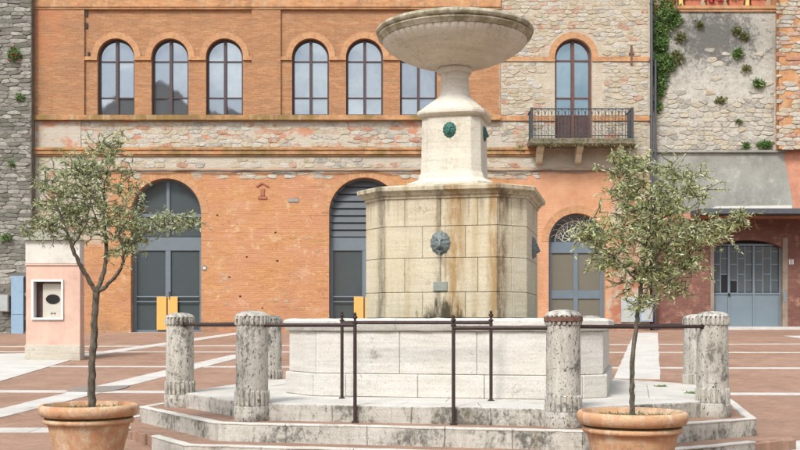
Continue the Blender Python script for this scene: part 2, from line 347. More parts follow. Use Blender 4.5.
M['redbrick'] = redbrick(); M['pier_side'] = simple('orange_masonry', hexc(206, 136, 100), .92, .25, 3, dirt=hexc(160, 130, 106), dirt_amt=.8)
M['jamb'] = simple('jamb_plaster', hexc(150, 132, 114), .92, .3, 3, dirt=hexc(112, 80, 66), dirt_amt=.9)
M['relief'] = simple('relief_clay', hexc(176, 104, 74), .9, .25, 9, dirt=hexc(120, 74, 56))
M['peel'] = simple('peeled_plaster', hexc(186, 156, 122), .92, .25, 2.5, dirt=hexc(150, 92, 66), dirt_amt=.9)
# --- joinery, glass, metal
M['wood'] = simple('dark_brown_frame', hexc(84, 66, 66), .6, .12, 8, spec=.3, bump=.1)
M['redwood'] = simple('red_brown_frame', hexc(112, 70, 56), .6, .15, 8, bump=.1)
M['oldwood'] = simple('old_wood', hexc(92, 66, 62), .8, .3, 8, bump=.3)
M['bluegrey'] = simple('blue_grey_paint', hexc(106, 122, 132), .5, .08, 3, bump=.05, dirt=hexc(92, 98, 104))
M['steel'] = simple('grey_steel_paint', hexc(110, 124, 132), .45, .06, 3, bump=.03)
M['shutter'] = simple('grey_shutter', hexc(82, 90, 96), .5, .08, 3, bump=.03)
M['garageblue'] = simple('pale_blue_paint', hexc(118, 136, 146), .55, .06, 2, bump=.08, dirt=hexc(110, 124, 130))
M['sheetblue'] = simple('sheet_blue_paint', hexc(140, 174, 200), .55, .08, 3, bump=.05, dirt=hexc(104, 118, 126), dirt_amt=.6)
M['orange'] = simple('orange_panel', hexc(236, 172, 44), .5, .05, 3, bump=0)
M['tan'] = simple('tan_board', hexc(150, 138, 112), .7, .08, 3, bump=.1)
M['pipe'] = simple('zinc_pipe', hexc(92, 94, 100), .5, .12, 6, .3, .05)
M['cable'] = simple('grey_cable', hexc(112, 104, 96), .7, .1, 6, bump=0)
M['black'] = simple('black_paint', (.015, .015, .015), .4, .1, 6, bump=0)
M['cream_panel'] = simple('cream_panel', hexc(204, 196, 178), .5, .05, 4, bump=0)
M['white'] = simple('white_frame', hexc(228, 226, 220), .5, .04, 4, bump=.05)
M['notice'] = simple('notice_paper', hexc(176, 182, 180), .8, .15, 3, dirt=hexc(140, 138, 126))
M['balcony_iron'] = simple('balcony_iron', hexc(74, 78, 82), .6, .2, 10, .3, .1)
M['mossy_slab'] = simple('mossy_slab', hexc(128, 118, 96), .95, .35, 5, bump=.8, dirt=hexc(66, 62, 42), dirt_amt=1.)
M['bracket'] = simple('bracket_stone', hexc(206, 194, 160), .9, .1, 4)
M['planter'] = simple('planter_terracotta', hexc(206, 112, 72), .8, .1, 4)
M['yellow'] = simple('yellow_glaze', hexc(222, 190, 84), .5, .05, 4, bump=0)
def glass(name, base, metal, rough, ior):
    m = MB(name); p = m.pos
    m.bump(m.noise(m.map(p, (1, 1, .6)), 1.3, 2), .06, .05)
    m.b.inputs['IOR'].default_value = ior
    m.b.inputs['Coat Weight'].default_value = .5; m.b.inputs['Coat Roughness'].default_value = .02
    return m.done(m.mix(m.ramp(m.noise(p, 6, 5, .7), (.4, 0.), (.7, .25)), base, tuple(x * .7 for x in base)), rough, metal, .5)
M['paneL'] = glass('pale_window_glass', hexc(150, 160, 166), .72, .03, 1.55)
M['paneB'] = glass('blue_window_glass', hexc(124, 150, 160), .7, .04, 1.55)
M['paneD'] = glass('dark_door_glass', hexc(112, 126, 130), .55, .03, 1.6)
M['paneT'] = glass('tan_backed_glass', hexc(142, 136, 118), .3, .08, 1.5)
M['paneG'] = glass('dull_garage_glass', hexc(108, 118, 122), .3, .1, 1.5)
# --- plants
def leafmat(name, *cols, rough=.55):
    m = MB(name); r = m.island()
    st = [(i / max(1, len(cols) - 1), c) for i, c in enumerate(cols)]
    c = m.ramp(r, *st); m.b.inputs['Subsurface Weight'].default_value = 0
    tr = m.n('ShaderNodeBsdfTranslucent'); m.set(tr.inputs[0], c); mx = m.n('ShaderNodeMixShader'); mx.inputs[0].default_value = .42
    mat = m.done(c, rough, 0, .35)
    o = m.t.nodes['Material Output']; m.t.links.new(m.b.outputs[0], mx.inputs[1]); m.t.links.new(tr.outputs[0], mx.inputs[2]); m.t.links.new(mx.outputs[0], o.inputs[0])
    return mat
M['olive'] = leafmat('olive_leaves', (.15, .21, .08), (.28, .35, .15), (.47, .53, .29), (.74, .78, .56), (.38, .42, .15))
M['olive2'] = leafmat('olive_leaves_young', (.17, .23, .08), (.33, .40, .16), (.54, .58, .30), (.78, .80, .56), (.47, .48, .17))
M['leaf'] = leafmat('wall_plant_leaves', hexc(62, 104, 38), hexc(96, 146, 52), hexc(134, 178, 74), hexc(142, 150, 84))
M['leafdry'] = leafmat('dry_plant_leaves', hexc(112, 124, 58), hexc(142, 146, 76), hexc(156, 146, 92))
M['flower'] = simple('red_petal', hexc(206, 50, 60), .6, .1, 8, bump=0)
def barkm():
    m = MB('olive_bark'); p = m.pos
    c = m.mix(m.ramp(m.noise(m.map(p, (3, 3, 1)), 14, 7, .7), (.35, 0.), (.65, 1.)), hexc(64, 58, 48), hexc(128, 118, 98))
    m.bump(m.noise(m.map(p, (4, 4, 1)), 22, 6, .7), .8, .01); return m.done(c, .95)
M['bark'] = barkm()

# ------------------------------------------------------------------ object helpers
def tag(o, label=None, cat=None, group=None, kind=None):
    if label: o['label'] = label
    if cat: o['category'] = cat
    if group: o['group'] = group
    if kind: o['kind'] = kind
    return o
def empty(name, loc, label, cat, group=None):
    o = bpy.data.objects.new(name, None); col.objects.link(o); o.location = loc; o.empty_display_size = .2
    return tag(o, label, cat, group)
def origin(o):
    l = Vector((0, 0, 0))
    while o is not None: l += o.location; o = o.parent
    return l
def link(name, me, mat, parent=None):
    o = bpy.data.objects.new(name, me); col.objects.link(o)
    if mat is not None and not me.materials: me.materials.append(M[mat] if isinstance(mat, str) else mat)
    if parent is not None: o.parent = parent
    return o
class Part:
    """collects faces in world coordinates and links them as one mesh"""
    def __init__(s): s.v = []; s.f = []; s.mi = []; s.uv = None
    def add(s, vs, fs, mi=0):
        k = len(s.v); s.v += [tuple(v) for v in vs]; s.f += [tuple(i + k for i in f) for f in fs]; s.mi += [mi] * len(fs); return s
    def box(s, x0, x1, y0, y1, z0, z1):
        return s.add([(x, y, z) for z in (z0, z1) for y in (y0, y1) for x in (x0, x1)],
                     [(0, 2, 3, 1), (4, 5, 7, 6), (0, 1, 5, 4), (2, 6, 7, 3), (0, 4, 6, 2), (1, 3, 7, 5)])
    def prism_z(s, poly, z0, z1):
        n = len(poly)
        return s.add([(x, y, z0) for x, y in poly] + [(x, y, z1) for x, y in poly],
                     [tuple(range(n - 1, -1, -1)), tuple(range(n, 2 * n))] + [(i, (i + 1) % n, n + (i + 1) % n, n + i) for i in range(n)])
    def prism_y(s, poly, y0, y1):      # poly in (x, z), counter-clockwise seen from the camera (-y)
        n = len(poly)
        return s.add([(x, y0, z) for x, z in poly] + [(x, y1, z) for x, z in poly],
                     [tuple(range(n)), tuple(range(2 * n - 1, n - 1, -1))] + [(i, n + i, n + (i + 1) % n, (i + 1) % n) for i in range(n)])
    def loft(s, rings, cap0=True, cap1=True):
        n = len(rings[0]); vs = [p for r in rings for p in r]; fs = []
        for k in range(len(rings) - 1):
            for i in range(n):
                j = (i + 1) % n; fs.append((k * n + i, k * n + j, (k + 1) * n + j, (k + 1) * n + i))
        if cap0: fs.append(tuple(range(n - 1, -1, -1)))
        if cap1: fs.append(tuple(range((len(rings) - 1) * n, len(rings) * n)))
        return s.add(vs, fs)
    def lathe(s, prof, cx, cy, n=48, mod=None, cap0=True, cap1=True):
        rings = []
        for r, z in prof:
            ring = []
            for i in range(n):
                a = 2 * math.pi * i / n; rr = r if mod is None else mod(r, z, a)
                ring.append((cx + rr * math.cos(a), cy + rr * math.sin(a), z))
            rings.append(ring)
        return s.loft(rings, cap0, cap1)
    def tube(s, pts, rad, n=8):
        pts = [Vector(p) for p in pts]; rings = []
        if not hasattr(rad, '__len__'): rad = [rad] * len(pts)
        ref = Vector((.31, .2, .93))
        for i, p in enumerate(pts):
            d = (pts[min(i + 1, len(pts) - 1)] - pts[max(i - 1, 0)]).normalized()
            if abs(d.dot(ref)) > .95: ref = Vector((1, 0, 0))
            u = d.cross(ref).normalized(); w = d.cross(u)
            rings.append([p + (u * math.cos(2 * math.pi * k / n) + w * math.sin(2 * math.pi * k / n)) * rad[i] for k in range(n)])
        return s.loft(rings)
    def build(s, name, mat, parent=None, bevel=0, smooth=False, mats=None, wear=0):
        o0 = origin(parent) if parent is not None else Vector((0, 0, 0))
        me = bpy.data.meshes.new(name)
        me.from_pydata([(v[0] - o0.x, v[1] - o0.y, v[2] - o0.z) for v in s.v], [], s.f)
        if mats:
            for m_ in mats: me.materials.append(m_)
            me.polygons.foreach_set('material_index', s.mi)
        bm = bmesh.new(); bm.from_mesh(me)
        bmesh.ops.recalc_face_normals(bm, faces=bm.faces)
        if bevel: bmesh.ops.bevel(bm, geom=[e for e in bm.edges if e.is_manifold and e.calc_face_angle(0) > .5], offset=bevel, segments=1, affect='EDGES', clamp_overlap=True)
        if wear:
            for _ in range(2): bmesh.ops.subdivide_edges(bm, edges=[e for e in bm.edges if e.calc_length() > .12], cuts=1)
            for _ in range(2): bmesh.ops.subdivide_edges(bm, edges=[e for e in bm.edges if e.calc_length() > .12], cuts=1)
            bmesh.ops.triangulate(bm, faces=[f for f in bm.faces if len(f.verts) > 4])
            for v in bm.verts: v.co += Vector([mnoise.noise((v.co + o0) * 7 + Vector((k_ * 31.7, 0, 0))) + .6 * mnoise.noise((v.co + o0) * 21 + Vector((k_ * 11.7, 5, 0))) for k_ in range(3)]) * wear
        if smooth is not False:
            ang = R(40) if smooth is True else smooth
            for f in bm.faces: f.smooth = True
            for e in bm.edges:
                if e.is_manifold and e.calc_face_angle(0) > ang: e.smooth = False
        bm.to_mesh(me); bm.free()
        return link(name, me, None if mats else mat, parent)

# ------------------------------------------------------------------ the plaza
xs = [-1500, -60, -20, 0, 20, 60, 1500]; ys = [-1500, -60, 0, 20, 45, 1500]
pl = Part(); pl.add([(x, y, gz(x, y)) for y in ys for x in xs],
                    [(j * 7 + i, j * 7 + i + 1, j * 7 + i + 8, j * 7 + i + 7) for j in range(5) for i in range(6)])
plaza = tag(pl.build('plaza', 'paving'), kind='structure')
tag(plaza, 'sloping square paved in reddish brick with pale stone strips')
def ground_poly(name, pts, mat, lift=.004):
    P = Part(); w = [p if isinstance(p, Vector) else on_ground(*p) for p in pts]
    n = len(w)
    P.add([(p.x, p.y, p.z + lift) for p in w] + [(p.x, p.y, p.z - .05) for p in w],
          [tuple(range(n))] + [(i, n + i, n + (i + 1) % n, (i + 1) % n) for i in range(n)])
    o = P.build(name, mat, plaza); return o
def strip(p0, p1, width, lift=.004):
    a, b = on_ground(*p0), on_ground(*p1); d = (b - a).xy.normalized(); nrm = Vector((-d.y, d.x)) * width / 2
    L = (b - a).xy.length; n = max(1, round(L / 1.0)); P = Part()
    def G(v): return (v.x, v.y, gz(v.x, v.y) + lift)
    for k in range(n):
        j = lambda: 1 + random.uniform(-.012, .006) / max(.15, width / 2); t0, t1 = k / n + .004 / L, (k + 1) / n - .004 / L
        A, B = a.xy.lerp(b.xy, t0), a.xy.lerp(b.xy, t1); dz = random.uniform(-.0012, .0012); e0, e1 = j(), j()
        q = [Vector(G(v)) + Vector((0, 0, dz)) for v in (A - nrm * e0, B - nrm * e0, B + nrm * e1, A + nrm * e1)]
        P.add([tuple(v) for v in q] + [(v.x, v.y, v.z - .05) for v in q], [(0, 1, 2, 3)] + [(i, 4 + i, 4 + (i + 1) % 4, (i + 1) % 4) for i in range(4)])
    P.build('paving_strip', 'strip', plaza)
for k, (p0, p1, w) in enumerate((((-120, 347), (930, 343.6), .3), ((-120, 351.6), (930, 352.8), .3), ((-120, 366), (930, 368.6), .3), ((-120, 391), (930, 394.6), .34), ((-300, 430), (120, 430.3), .36))):
    strip(p0, p1, w, .004)
strip((-40, 423), (242, 355), .5, .008); strip((78, 356.5), (300, 324.5), .5, .008)
strip((637, 379), (646, 333), .78, .012); strip((792, 336), (850, 345), .5, .008)
strip((760, 449), (880, 440), .5, .008)
ground_poly('stone_paving', [(-140, 430), (-4, 383), (36, 371), (82, 357), (80, 352.5), (-140, 357)], 'strip', .012)
ground_poly('grey_cover', [(66, 392), (78, 387.5), (130, 386), (126, 388.5), (112, 391.6), (96, 393)], 'grate', .014)

# ------------------------------------------------------------------ fountain frame helpers
def FL(x, y): return (FCX + x * FU[0] + y * FV[0], FCY + x * FU[1] + y * FV[1])
def oct8(w, a, ox=0): return [FL(ox + x, y) for x, y in ((-a, -w), (a, -w), (w, -a), (w, a), (a, w), (-a, w), (-w, a), (-w, -a))]
def off(w, a, d): return (w - d, a - .4142 * d)
def lerp(p, q, t): return (p[0] + (q[0] - p[0]) * t, p[1] + (q[1] - p[1]) * t)
def ring_pieces(outer, inner, z0, z1, splits, name, mat, parent, gap=.004, bevel=.008, jit=0, skip=(), wear=0):
    for i in range(8):
        j = (i + 1) % 8; ts = [0] + list(splits[i] if isinstance(splits, dict) else splits) + [1]
        L = math.dist(outer[i], outer[j])
        for k in range(len(ts) - 1):
            if (i, k) in skip: continue
            g = gap / 2 / L; t0, t1 = ts[k] + g, ts[k + 1] - g
            quad = [lerp(outer[i], outer[j], t0), lerp(outer[i], outer[j], t1), lerp(inner[i], inner[j], t1), lerp(inner[i], inner[j], t0)]
            dz = random.uniform(-jit, jit)
            Part().prism_z(quad, z0, z1 + dz).build(name, mat, parent, bevel, wear=wear)
def ring_solid(outer, inner, z0, z1, name, mat, parent):
    P = Part(); n = 8
    P.add([(*p, z) for z in (z0, z1) for r in (outer, inner) for p in r],
          [(i, (i + 1) % n, 16 + (i + 1) % n, 16 + i) for i in range(n)] + [(8 + i, 24 + i, 24 + (i + 1) % n, 8 + (i + 1) % n) for i in range(n)] +
          [(16 + i, 16 + (i + 1) % n, 24 + (i + 1) % n, 24 + i) for i in range(n)] + [(i, 8 + i, 8 + (i + 1) % n, (i + 1) % n) for i in range(n)])
    return P.build(name, mat, parent)
Z_LOW, Z_UP, Z_PLAT = .505, .672, .827
# steps round the fountain
steps = empty('fountain_steps', (FCX, FCY, .2), 'two worn stone-edged steps and pale platform ringing the fountain', 'steps')
KS = {lw: {i: [.31, .75 if lw and i == 1 else .66] if i % 2 else [.2, .43, .64, .82] for i in range(8)} for lw in (True, False)}
KSKIP = ((7, 1), (1, 2)) + tuple((2, k) for k in range(5))
lo = Part(); lo.prism_z(oct8(*off(3.71, 1.87, .07)), -.3, Z_LOW - .004); lo = lo.build('lower_tread', 'paving', steps)
for w, a, z0, z1, nm in ((3.71, 1.87, .05, Z_LOW, 'kerb_stone'), (3.32, 1.71, Z_LOW - .02, Z_UP, 'kerb_stone')):
    low = z0 < .1
    sp = KS[low]
    ring_pieces(oct8(w, a), oct8(*off(w, a, .1)), z0, z1, sp, nm, 'kerb', steps, .004, .006, .002, skip=KSKIP if low else (), wear=.006)
up = Part(); up.prism_z(oct8(*off(3.32, 1.71, .097)), Z_LOW - .1, Z_UP - .004).build('upper_tread', 'paving', steps)
# pale arris along the kerb tops
for w, a, z in ((3.325, 1.713, Z_UP), (3.715, 1.873, Z_LOW)):
    ring_pieces(oct8(w, a), oct8(*off(w, a, .09)), z - .012, z + .006, KS[z == Z_LOW], 'kerb_edging', 'kerb_top', steps, .006, .004, .001, skip=KSKIP if z == Z_LOW else (), wear=.004)
def broken_edge(i, t0, n, dt):
    brk = Part(); j = (i + 1) % 8
    for k in range(n):
        t = t0 + k * dt; dd = random.uniform(0, .04); o8, i8 = oct8(*off(3.69, 1.862, dd)), oct8(3.56, 1.81)
        brk.prism_z([lerp(o8[i], o8[j], t), lerp(o8[i], o8[j], t + dt * .93), lerp(i8[i], i8[j], t + dt * .93), lerp(i8[i], i8[j], t)], .1, Z_LOW - .006 - random.random() * .025)
    brk.build('broken_brick_edge', 'paving', steps, .006)
broken_edge(7, .315, 9, .038)
o8, i8 = oct8(3.68, 1.858), oct8(3.5, 1.78)
Part().prism_z([lerp(o8[1], o8[2], .752), o8[2], i8[2], lerp(i8[1], i8[2], .752)], .1, Z_LOW - .008).build('broken_tread_edge', 'paving', steps, .012, wear=.014)
# platform
pw, pa = 2.92, 1.51
Part().prism_z(oct8(*off(pw, pa, .12)), Z_UP - .1, Z_PLAT - .012).build('platform_bed', 'kerb', steps)
sp = {i: [.34, .67] if i % 2 else [.27, .53, .78] for i in range(8)}
ring_pieces(oct8(pw, pa), oct8(*off(pw, pa, .24)), Z_UP - .02, Z_PLAT, sp, 'platform_edge_stone', 'kerb', steps, .004, .007, .002, wear=.008)
sp = {i: [.5] if i % 2 else [.22, .48, .75] for i in range(8)}
ring_pieces(oct8(*off(pw, pa, .02)), oct8(*off(pw, pa, .62)), Z_PLAT - .006, Z_PLAT + .006, sp, 'platform_slab', 'platform', steps, .006, .003, .001)
sp = {i: [.4] if i % 2 else [.3, .62] for i in range(8)}
ring_pieces(oct8(*off(pw, pa, .625)), oct8(*off(pw, pa, 1.4)), Z_PLAT - .008, Z_PLAT + .004, sp, 'platform_slab', 'platform', steps, .006, .003, .001)

# ------------------------------------------------------------------ fountain
fountain = empty('fountain', (FCX, FCY, Z_PLAT), 'large travertine fountain with round bowl on drum, bronze lion masks and basin', 'fountain')
BO = .07
def basin_ring(w, d, z0, z1, sp, nm, par, gap=.004, bev=.008):
    ring_pieces(oct8(w, 1.3 + (w - 1.75) * .414, BO), oct8(*off(w, 1.3 + (w - 1.75) * .414, d), BO), z0, z1, sp, nm, 'basin', par, gap, bev)
core = ring_solid(oct8(1.735, 1.294, BO), oct8(1.52, 1.205, BO), Z_PLAT + .006, 1.6, 'basin', 'basin', fountain)
basin_ring(1.79, .06, Z_PLAT + .006, 1.075, {i: ([.5] if i % 2 else [.14, .44, .71]) for i in range(8)}, 'plinth_stone', core)
basin_ring(1.75, .04, 1.078, 1.535, {i: ([] if i % 2 else [.36, .68]) for i in range(8)}, 'wall_slab', core)
# coping: lofted moulding, pieces per side
def coping():
    prof = [(.0, 1.535), (.035, 1.545), (.05, 1.575), (.062, 1.60), (.062, 1.645), (.045, 1.664), (0, 1.672), (-.2, 1.668), (-.27, 1.66), (-.27, 1.535)]
    for i in range(8):
        j = (i + 1) % 8
        for t0, t1 in (((0, 1),) if i % 2 else ((0, .35), (.35, .69), (.69, 1))):
            L = 2.6; g = .002 / L; rings = []
            for t in (t0 + g, t1 - g):
                rg = []
                for d, z in prof:
                    o8 = oct8(1.75 + d, 1.3 + d * .414, BO); x, y = lerp(o8[i], o8[j], t); rg.append((x, y, z))
                rings.append(rg)
            Part().loft(rings).build('coping_stone', 'basin', core, wear=.007)
coping()
Part().prism_z(oct8(1.53, 1.2, BO), .9, 1.42).build('water', 'water', core)
# drum
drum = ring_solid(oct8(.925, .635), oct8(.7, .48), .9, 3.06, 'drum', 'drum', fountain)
cz = [1.30, 1.68, 1.97, 2.36, 2.72, 3.04]
for k in range(5):
    sp = {i: ([.52] if k % 2 else [.47]) if i % 2 else ([.34, .72] if k % 2 else [.18, .5, .83]) for i in range(8)}
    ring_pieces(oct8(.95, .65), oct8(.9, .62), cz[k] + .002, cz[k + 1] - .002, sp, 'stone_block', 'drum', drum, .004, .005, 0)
def oct_loft(prof, chamf=.685, n=None):
    return [[(*p, z) for p in oct8(w, w * chamf)] for w, z in prof]
P = Part(); P.loft(oct_loft([(.94, 3.03), (.965, 3.04), (.965, 3.065), (.985, 3.075), (1.0, 3.10), (1.04, 3.125), (1.045, 3.165), (1.03, 3.175), (.75, 3.225), (.5, 3.26)]))
P.build('cornice', 'drum', fountain)
P = Part(); P.loft(oct_loft([(.52, 3.24), (.52, 3.29), (.46, 3.315), (.40, 3.345), (.385, 3.40), (.372, 3.42), (.365, 3.6), (.358, 4.06), (.352, 4.10)], .70))
P.build('pedestal', 'bowl', fountain, .008)
def blend(prof, cham=.7, n=64):
    rings = []
    for w, z, t in prof:      # t = 0 octagon, 1 circle
        ring = []; pts = [Vector(p) for p in ((-w * cham, -w), (w * cham, -w), (w, -w * cham), (w, w * cham), (w * cham, w), (-w * cham, w), (-w, w * cham), (-w, -w * cham))]
        for i in range(n):
            q = i / n * 8; k = int(q); f = q - k; p = pts[k].lerp(pts[(k + 1) % 8], f)
            c = p.normalized() * w; p = p.lerp(c, t); ring.append((*FL(p.x, p.y), z))
        rings.append(ring)
    return rings
P = Part(); P.loft(blend([(.36, 4.09, 0), (.395, 4.105, 0), (.415, 4.125, .1), (.42, 4.15, .15), (.412, 4.175, .2), (.385, 4.19, .25), (.375, 4.205, .3), (.33, 4.25, .4), (.27, 4.31, .6), (.215, 4.36, .85), (.19, 4.40, 1), (.178, 4.45, 1), (.172, 4.56, 1), (.172, 4.66, 1)]))
P.build('neck', 'bowl', fountain, smooth=R(30))
P = Part(); P.lathe([(.172, 4.655), (.20, 4.665), (.212, 4.685), (.212, 4.71), (.2, 4.73), (.185, 4.735)], FCX, FCY, 48)
P.build('collar', 'bowl', fountain, smooth=R(50))
def gad(r, z, a):
    k = max(0, min(1, (r - .5) / .3)) * (1 if z < 5.06 else 0)
    return r * (1 - .014 * k * (1 - abs(math.sin(a * 28))) ** 2)
P = Part(); P.lathe([(.18, 4.73), (.26, 4.742), (.38, 4.77), (.52, 4.815), (.65, 4.87), (.76, 4.93), (.835, 4.985), (.875, 5.03), (.885, 5.055), (.86, 5.07), (.8, 5.06), (.6, 4.95), (.3, 4.85), (.001, 4.83)], FCX, FCY, 336, gad, True, False)
bowl = P.build('bowl', 'bowl', fountain, smooth=R(35))
P = Part(); P.lathe([(.8, 5.06), (.895, 5.058), (.905, 5.075), (.93, 5.095), (.938, 5.105), (.938, 5.115), (.918, 5.12), (.918, 5.13), (.945, 5.138), (.952, 5.145), (.962, 5.165), (.955, 5.19), (.93, 5.205), (.87, 5.2), (.82, 5.16), (.79, 5.07)], FCX, FCY, 96, cap0=False, cap1=False)
P.build('rim', 'rim', fountain, smooth=R(35))
# lion masks: relief over a polar grid
def lion(name, mat, parent, cx, cy, z, nrm, size):
    n, m = 40, 14; P = Part(); up = Vector((0, 0, 1)); nv = Vector((nrm[0], nrm[1], 0)).normalized(); rt = Vector((-nv.y, nv.x, 0))
    def G(x, y, x0, y0, sx, sy): return math.exp(-(((x - x0) / sx) ** 2 + ((y - y0) / sy) ** 2))
    def height(x, y):
        r = math.hypot(x, y); a = math.atan2(y, x)
        h = .30 * max(0, 1 - r ** 4) + .10 * math.cos(a * 13) * G(r, 0, .82, 0, .16, 1) + .06 * math.cos(a * 9 + 1) * G(r, 0, .6, 0, .1, 1)
        h += .30 * G(x, y, 0, .0, .42, .6) + .22 * G(x, y, 0, -.2, .16, .38) + .22 * G(x, y, 0, -.36, .26, .16) + .1 * G(x, y, .22, .3, .16, .09) + .1 * G(x, y, -.22, .3, .16, .09)
        h -= .2 * G(x, y, .24, .13, .1, .07) + .2 * G(x, y, -.24, .13, .1, .07) + .26 * G(x, y, 0, -.58, .2, .07) + .08 * G(x, y, 0, .35, .05, .2)
        h += .14 * G(x, y, 0, -.76, .2, .1) + .16 * G(x, y, .5, .55, .12, .12) + .16 * G(x, y, -.5, .55, .12, .12)
        return h
    rings = []
    c = Vector((cx, cy, z))
    def pt(x, y, h): return c + rt * (x * size * .86) + up * (y * size) + nv * (h * size * .72)
    for j in range(m):
        r = (j + .001) / (m - 1); ring = []
        for i in range(n):
            a = 2 * math.pi * i / n; rr = r * (1 + (.05 * math.cos(a * 13) if r > .9 else 0)); x, y = rr * math.cos(a), rr * math.sin(a)
            ring.append(pt(x, y, height(x, y) if j < m - 1 else -.02))
        rings.append(ring)
    P.loft(rings[::-1], False, True)
    return P.build(name, mat, parent, smooth=R(60))
for lx, ly, nx, ny in ((0, -.952, 0, -1), (.952, 0, 1, 0), (-.952, 0, -1, 0), (0, .952, 0, 1)):
    x, y = FL(lx, ly); n2 = (FU[0] * nx + FV[0] * ny, FU[1] * nx + FV[1] * ny)
    lion('lion_mask', 'bronze', fountain, x, y, 2.53, n2, .135)
for lx, ly, nx, ny in ((0, -.36, 0, -1), (.36, 0, 1, 0), (-.36, 0, -1, 0), (0, .36, 0, 1)):
    x, y = FL(lx, ly); n2 = (FU[0] * nx + FV[0] * ny, FU[1] * nx + FV[1] * ny)
    lion('small_lion_mask', 'verdigris', fountain, x, y, 3.92, n2, .095)
for lx, ly in ((0, -1.02),):
    p0 = FL(0, -.96); p1 = FL(0, -1.06); Part().tube([(*p0, 2.42), (*p1, 2.40)], .014).build('spout', 'bronze', fountain)
def face_box(x0, x1, y0, y1, z0, z1, nm, mat, parent, bev=.004):
    return Part().prism_z([FL(x0, y0), FL(x1, y0), FL(x1, y1), FL(x0, y1)], z0, z1).build(nm, mat, parent, bev)
face_box(-.08, .08, -.966, -.94, 1.985, 2.09, 'plaque', 'plaque', fountain)

# ------------------------------------------------------------------ stone bollards and rails
ZB, ZT = Z_UP - .004, 1.745
def flute(n, depth):
    return lambda r, z, a: r * (1 - depth * (max(0, math.cos(a * n)) ** .7))
def bollard_meshes():
    out = []
    H = ZT - ZB
    def L(prof, mod=None, n=96, c0=True, c1=True):
        P = Part(); P.lathe(prof, 0, 0, n, mod, c0, c1); return P
    base = L([(.172, 0), (.176, .01), (.176, .135), (.172, .145)])
    band = L([(.160, .142), (.172, .15), (.172, .285), (.160, .295)], flute(20, .13), 160)
    shaft = L([(.157, .29), (.157, .6), (.153, .93)])
    cap = L([(.150, .925), (.168, .935), (.171, .95), (.170, 1.0), (.163, 1.022)], flute(22, .13), 176)
    dome = L([(.166, 1.018), (.158, 1.035), (.135, 1.052), (.09, 1.066), (.04, 1.072), (.004, 1.073)])
    for nm, p in (('base', base), ('fluted_band', band), ('shaft', shaft), ('fluted_cap', cap), ('domed_top', dome)):
        me_o = p.build(nm, 'post', None, smooth=R(35)); me = me_o.data; bpy.data.objects.remove(me_o); out.append((nm, me))
    return out
bmesh_parts = bollard_meshes()
posts = {}
pv = dict(zip('BCDEFGHA', ((-pa, -pw), (pa, -pw), (pw, -pa), (pw, pa), (pa, pw), (-pa, pw), (-pw, pa), (-pw, -pa))))
plabel = {'A': 'fluted stone bollard at the outer end of the slanted rail beside the three-limbed olive',
          'B': 'fluted stone bollard where the front railing meets the slanted rail by the three-limbed olive',
          'C': 'cracked stone bollard with a rusty iron collar round its cap',
          'D': 'black-stained stone bollard with moss at its foot beside the pot of the slender olive',
          'E': 'pale stone bollard standing just behind the black-stained one',
          'F': 'stone bollard behind the basin whose cap peeks over the coping',
          'G': 'stone bollard hidden behind the fountain drum',
          'H': 'stone bollard on the platform beyond the basin edge, half hidden by another bollard'}
for k, (x, y) in pv.items():
    wxp, wyp = FL(x, y)
    e = empty('stone_bollard', (wxp, wyp, ZB), plabel[k], 'bollard', 'stone bollards round the fountain'); posts[k] = e
    for nm, me in bmesh_parts:
        o = bpy.data.objects.new(nm, me); col.objects.link(o); o.parent = e; o.rotation_euler.z = random.random() * .3
    if k == 'C':
        P = Part(); P.lathe([(.165, ZB + .965), (.177, ZB + .965), (.177, ZB + 1.008), (.165, ZB + 1.008)], wxp, wyp, 64); P.build('iron_collar', 'rust', e, smooth=R(40))
def local_x(px, yl):      # x in the fountain frame of the point on line y = yl that shows at column px
    u = (px - 400) / F   # (FCX + x FU0 + yl FV0) = u (FCY + x FU1 + yl FV1)
    return (u * (FCY + yl * FV[1]) - FCX - yl * FV[0]) / (FU[0] - u * FU[1])
def rail(k0, k1, z, label):
    a, b = FL(*pv[k0]), FL(*pv[k1]); L = math.dist(a, b); t = .14 / L
    p, q = lerp(a, b, t), lerp(a, b, 1 - t)
    o = empty('iron_rail', (*p, z), label, 'railing', 'iron rails between the bollards')
    Part().tube([(*p, z), (*lerp(p, q, .5), z - .004), (*q, z)], .019, 10).build('bar', 'iron', o, smooth=True)
    for r_, s_ in ((p, q), (q, p)):
        g = lerp(r_, s_, .03 / L); Part().tube([(*r_, z), (*g, z)], .028, 10).build('end_socket', 'iron', o, smooth=True)
rail('A', 'B', 1.61, 'brown iron bar spanning the slanted step between two bollards')
rail('C', 'D', 1.585, 'brown iron bar from the collared bollard to the black-stained bollard')
rail('D', 'E', 1.6, 'short foreshortened iron bar between the black-stained bollard and the pale one behind it')
rail('A', 'H', 1.6, 'iron bar running back along the left side of the platform')
rail('H', 'G', 1.6, 'iron bar behind the basin starting at the half hidden bollard')
rail('F', 'E', 1.6, 'iron bar behind the basin ending at the pale bollard')
rail('G', 'F', 1.6, 'iron bar along the back of the platform behind the drum')
def stanchion(P_, x, y, z0, z1):
    X, Y = FL(x, y); P = Part()
    P.lathe([(.017, z0), (.017, z1), (.026, z1 + .004), (.026, z1 + .018), (.012, z1 + .024), (.012, z1 + .045), (.024, z1 + .055), (.024, z1 + .07), (.012, z1 + .08), (.017, z1 + .095), (.006, z1 + .11)], X, Y, 14)
    P.build('stanchion', 'iron', P_, smooth=True)
    Q = Part(); Q.lathe([(.034, z0), (.034, z0 + .012), (.02, z0 + .02)], X, Y, 14); Q.build('foot_plate', 'iron', P_, smooth=True)
yo, yi = -2.965, -2.06
xl, xr, il, ir = local_x(355, yo), local_x(453.5, yo), local_x(342, yi), local_x(491, yi)
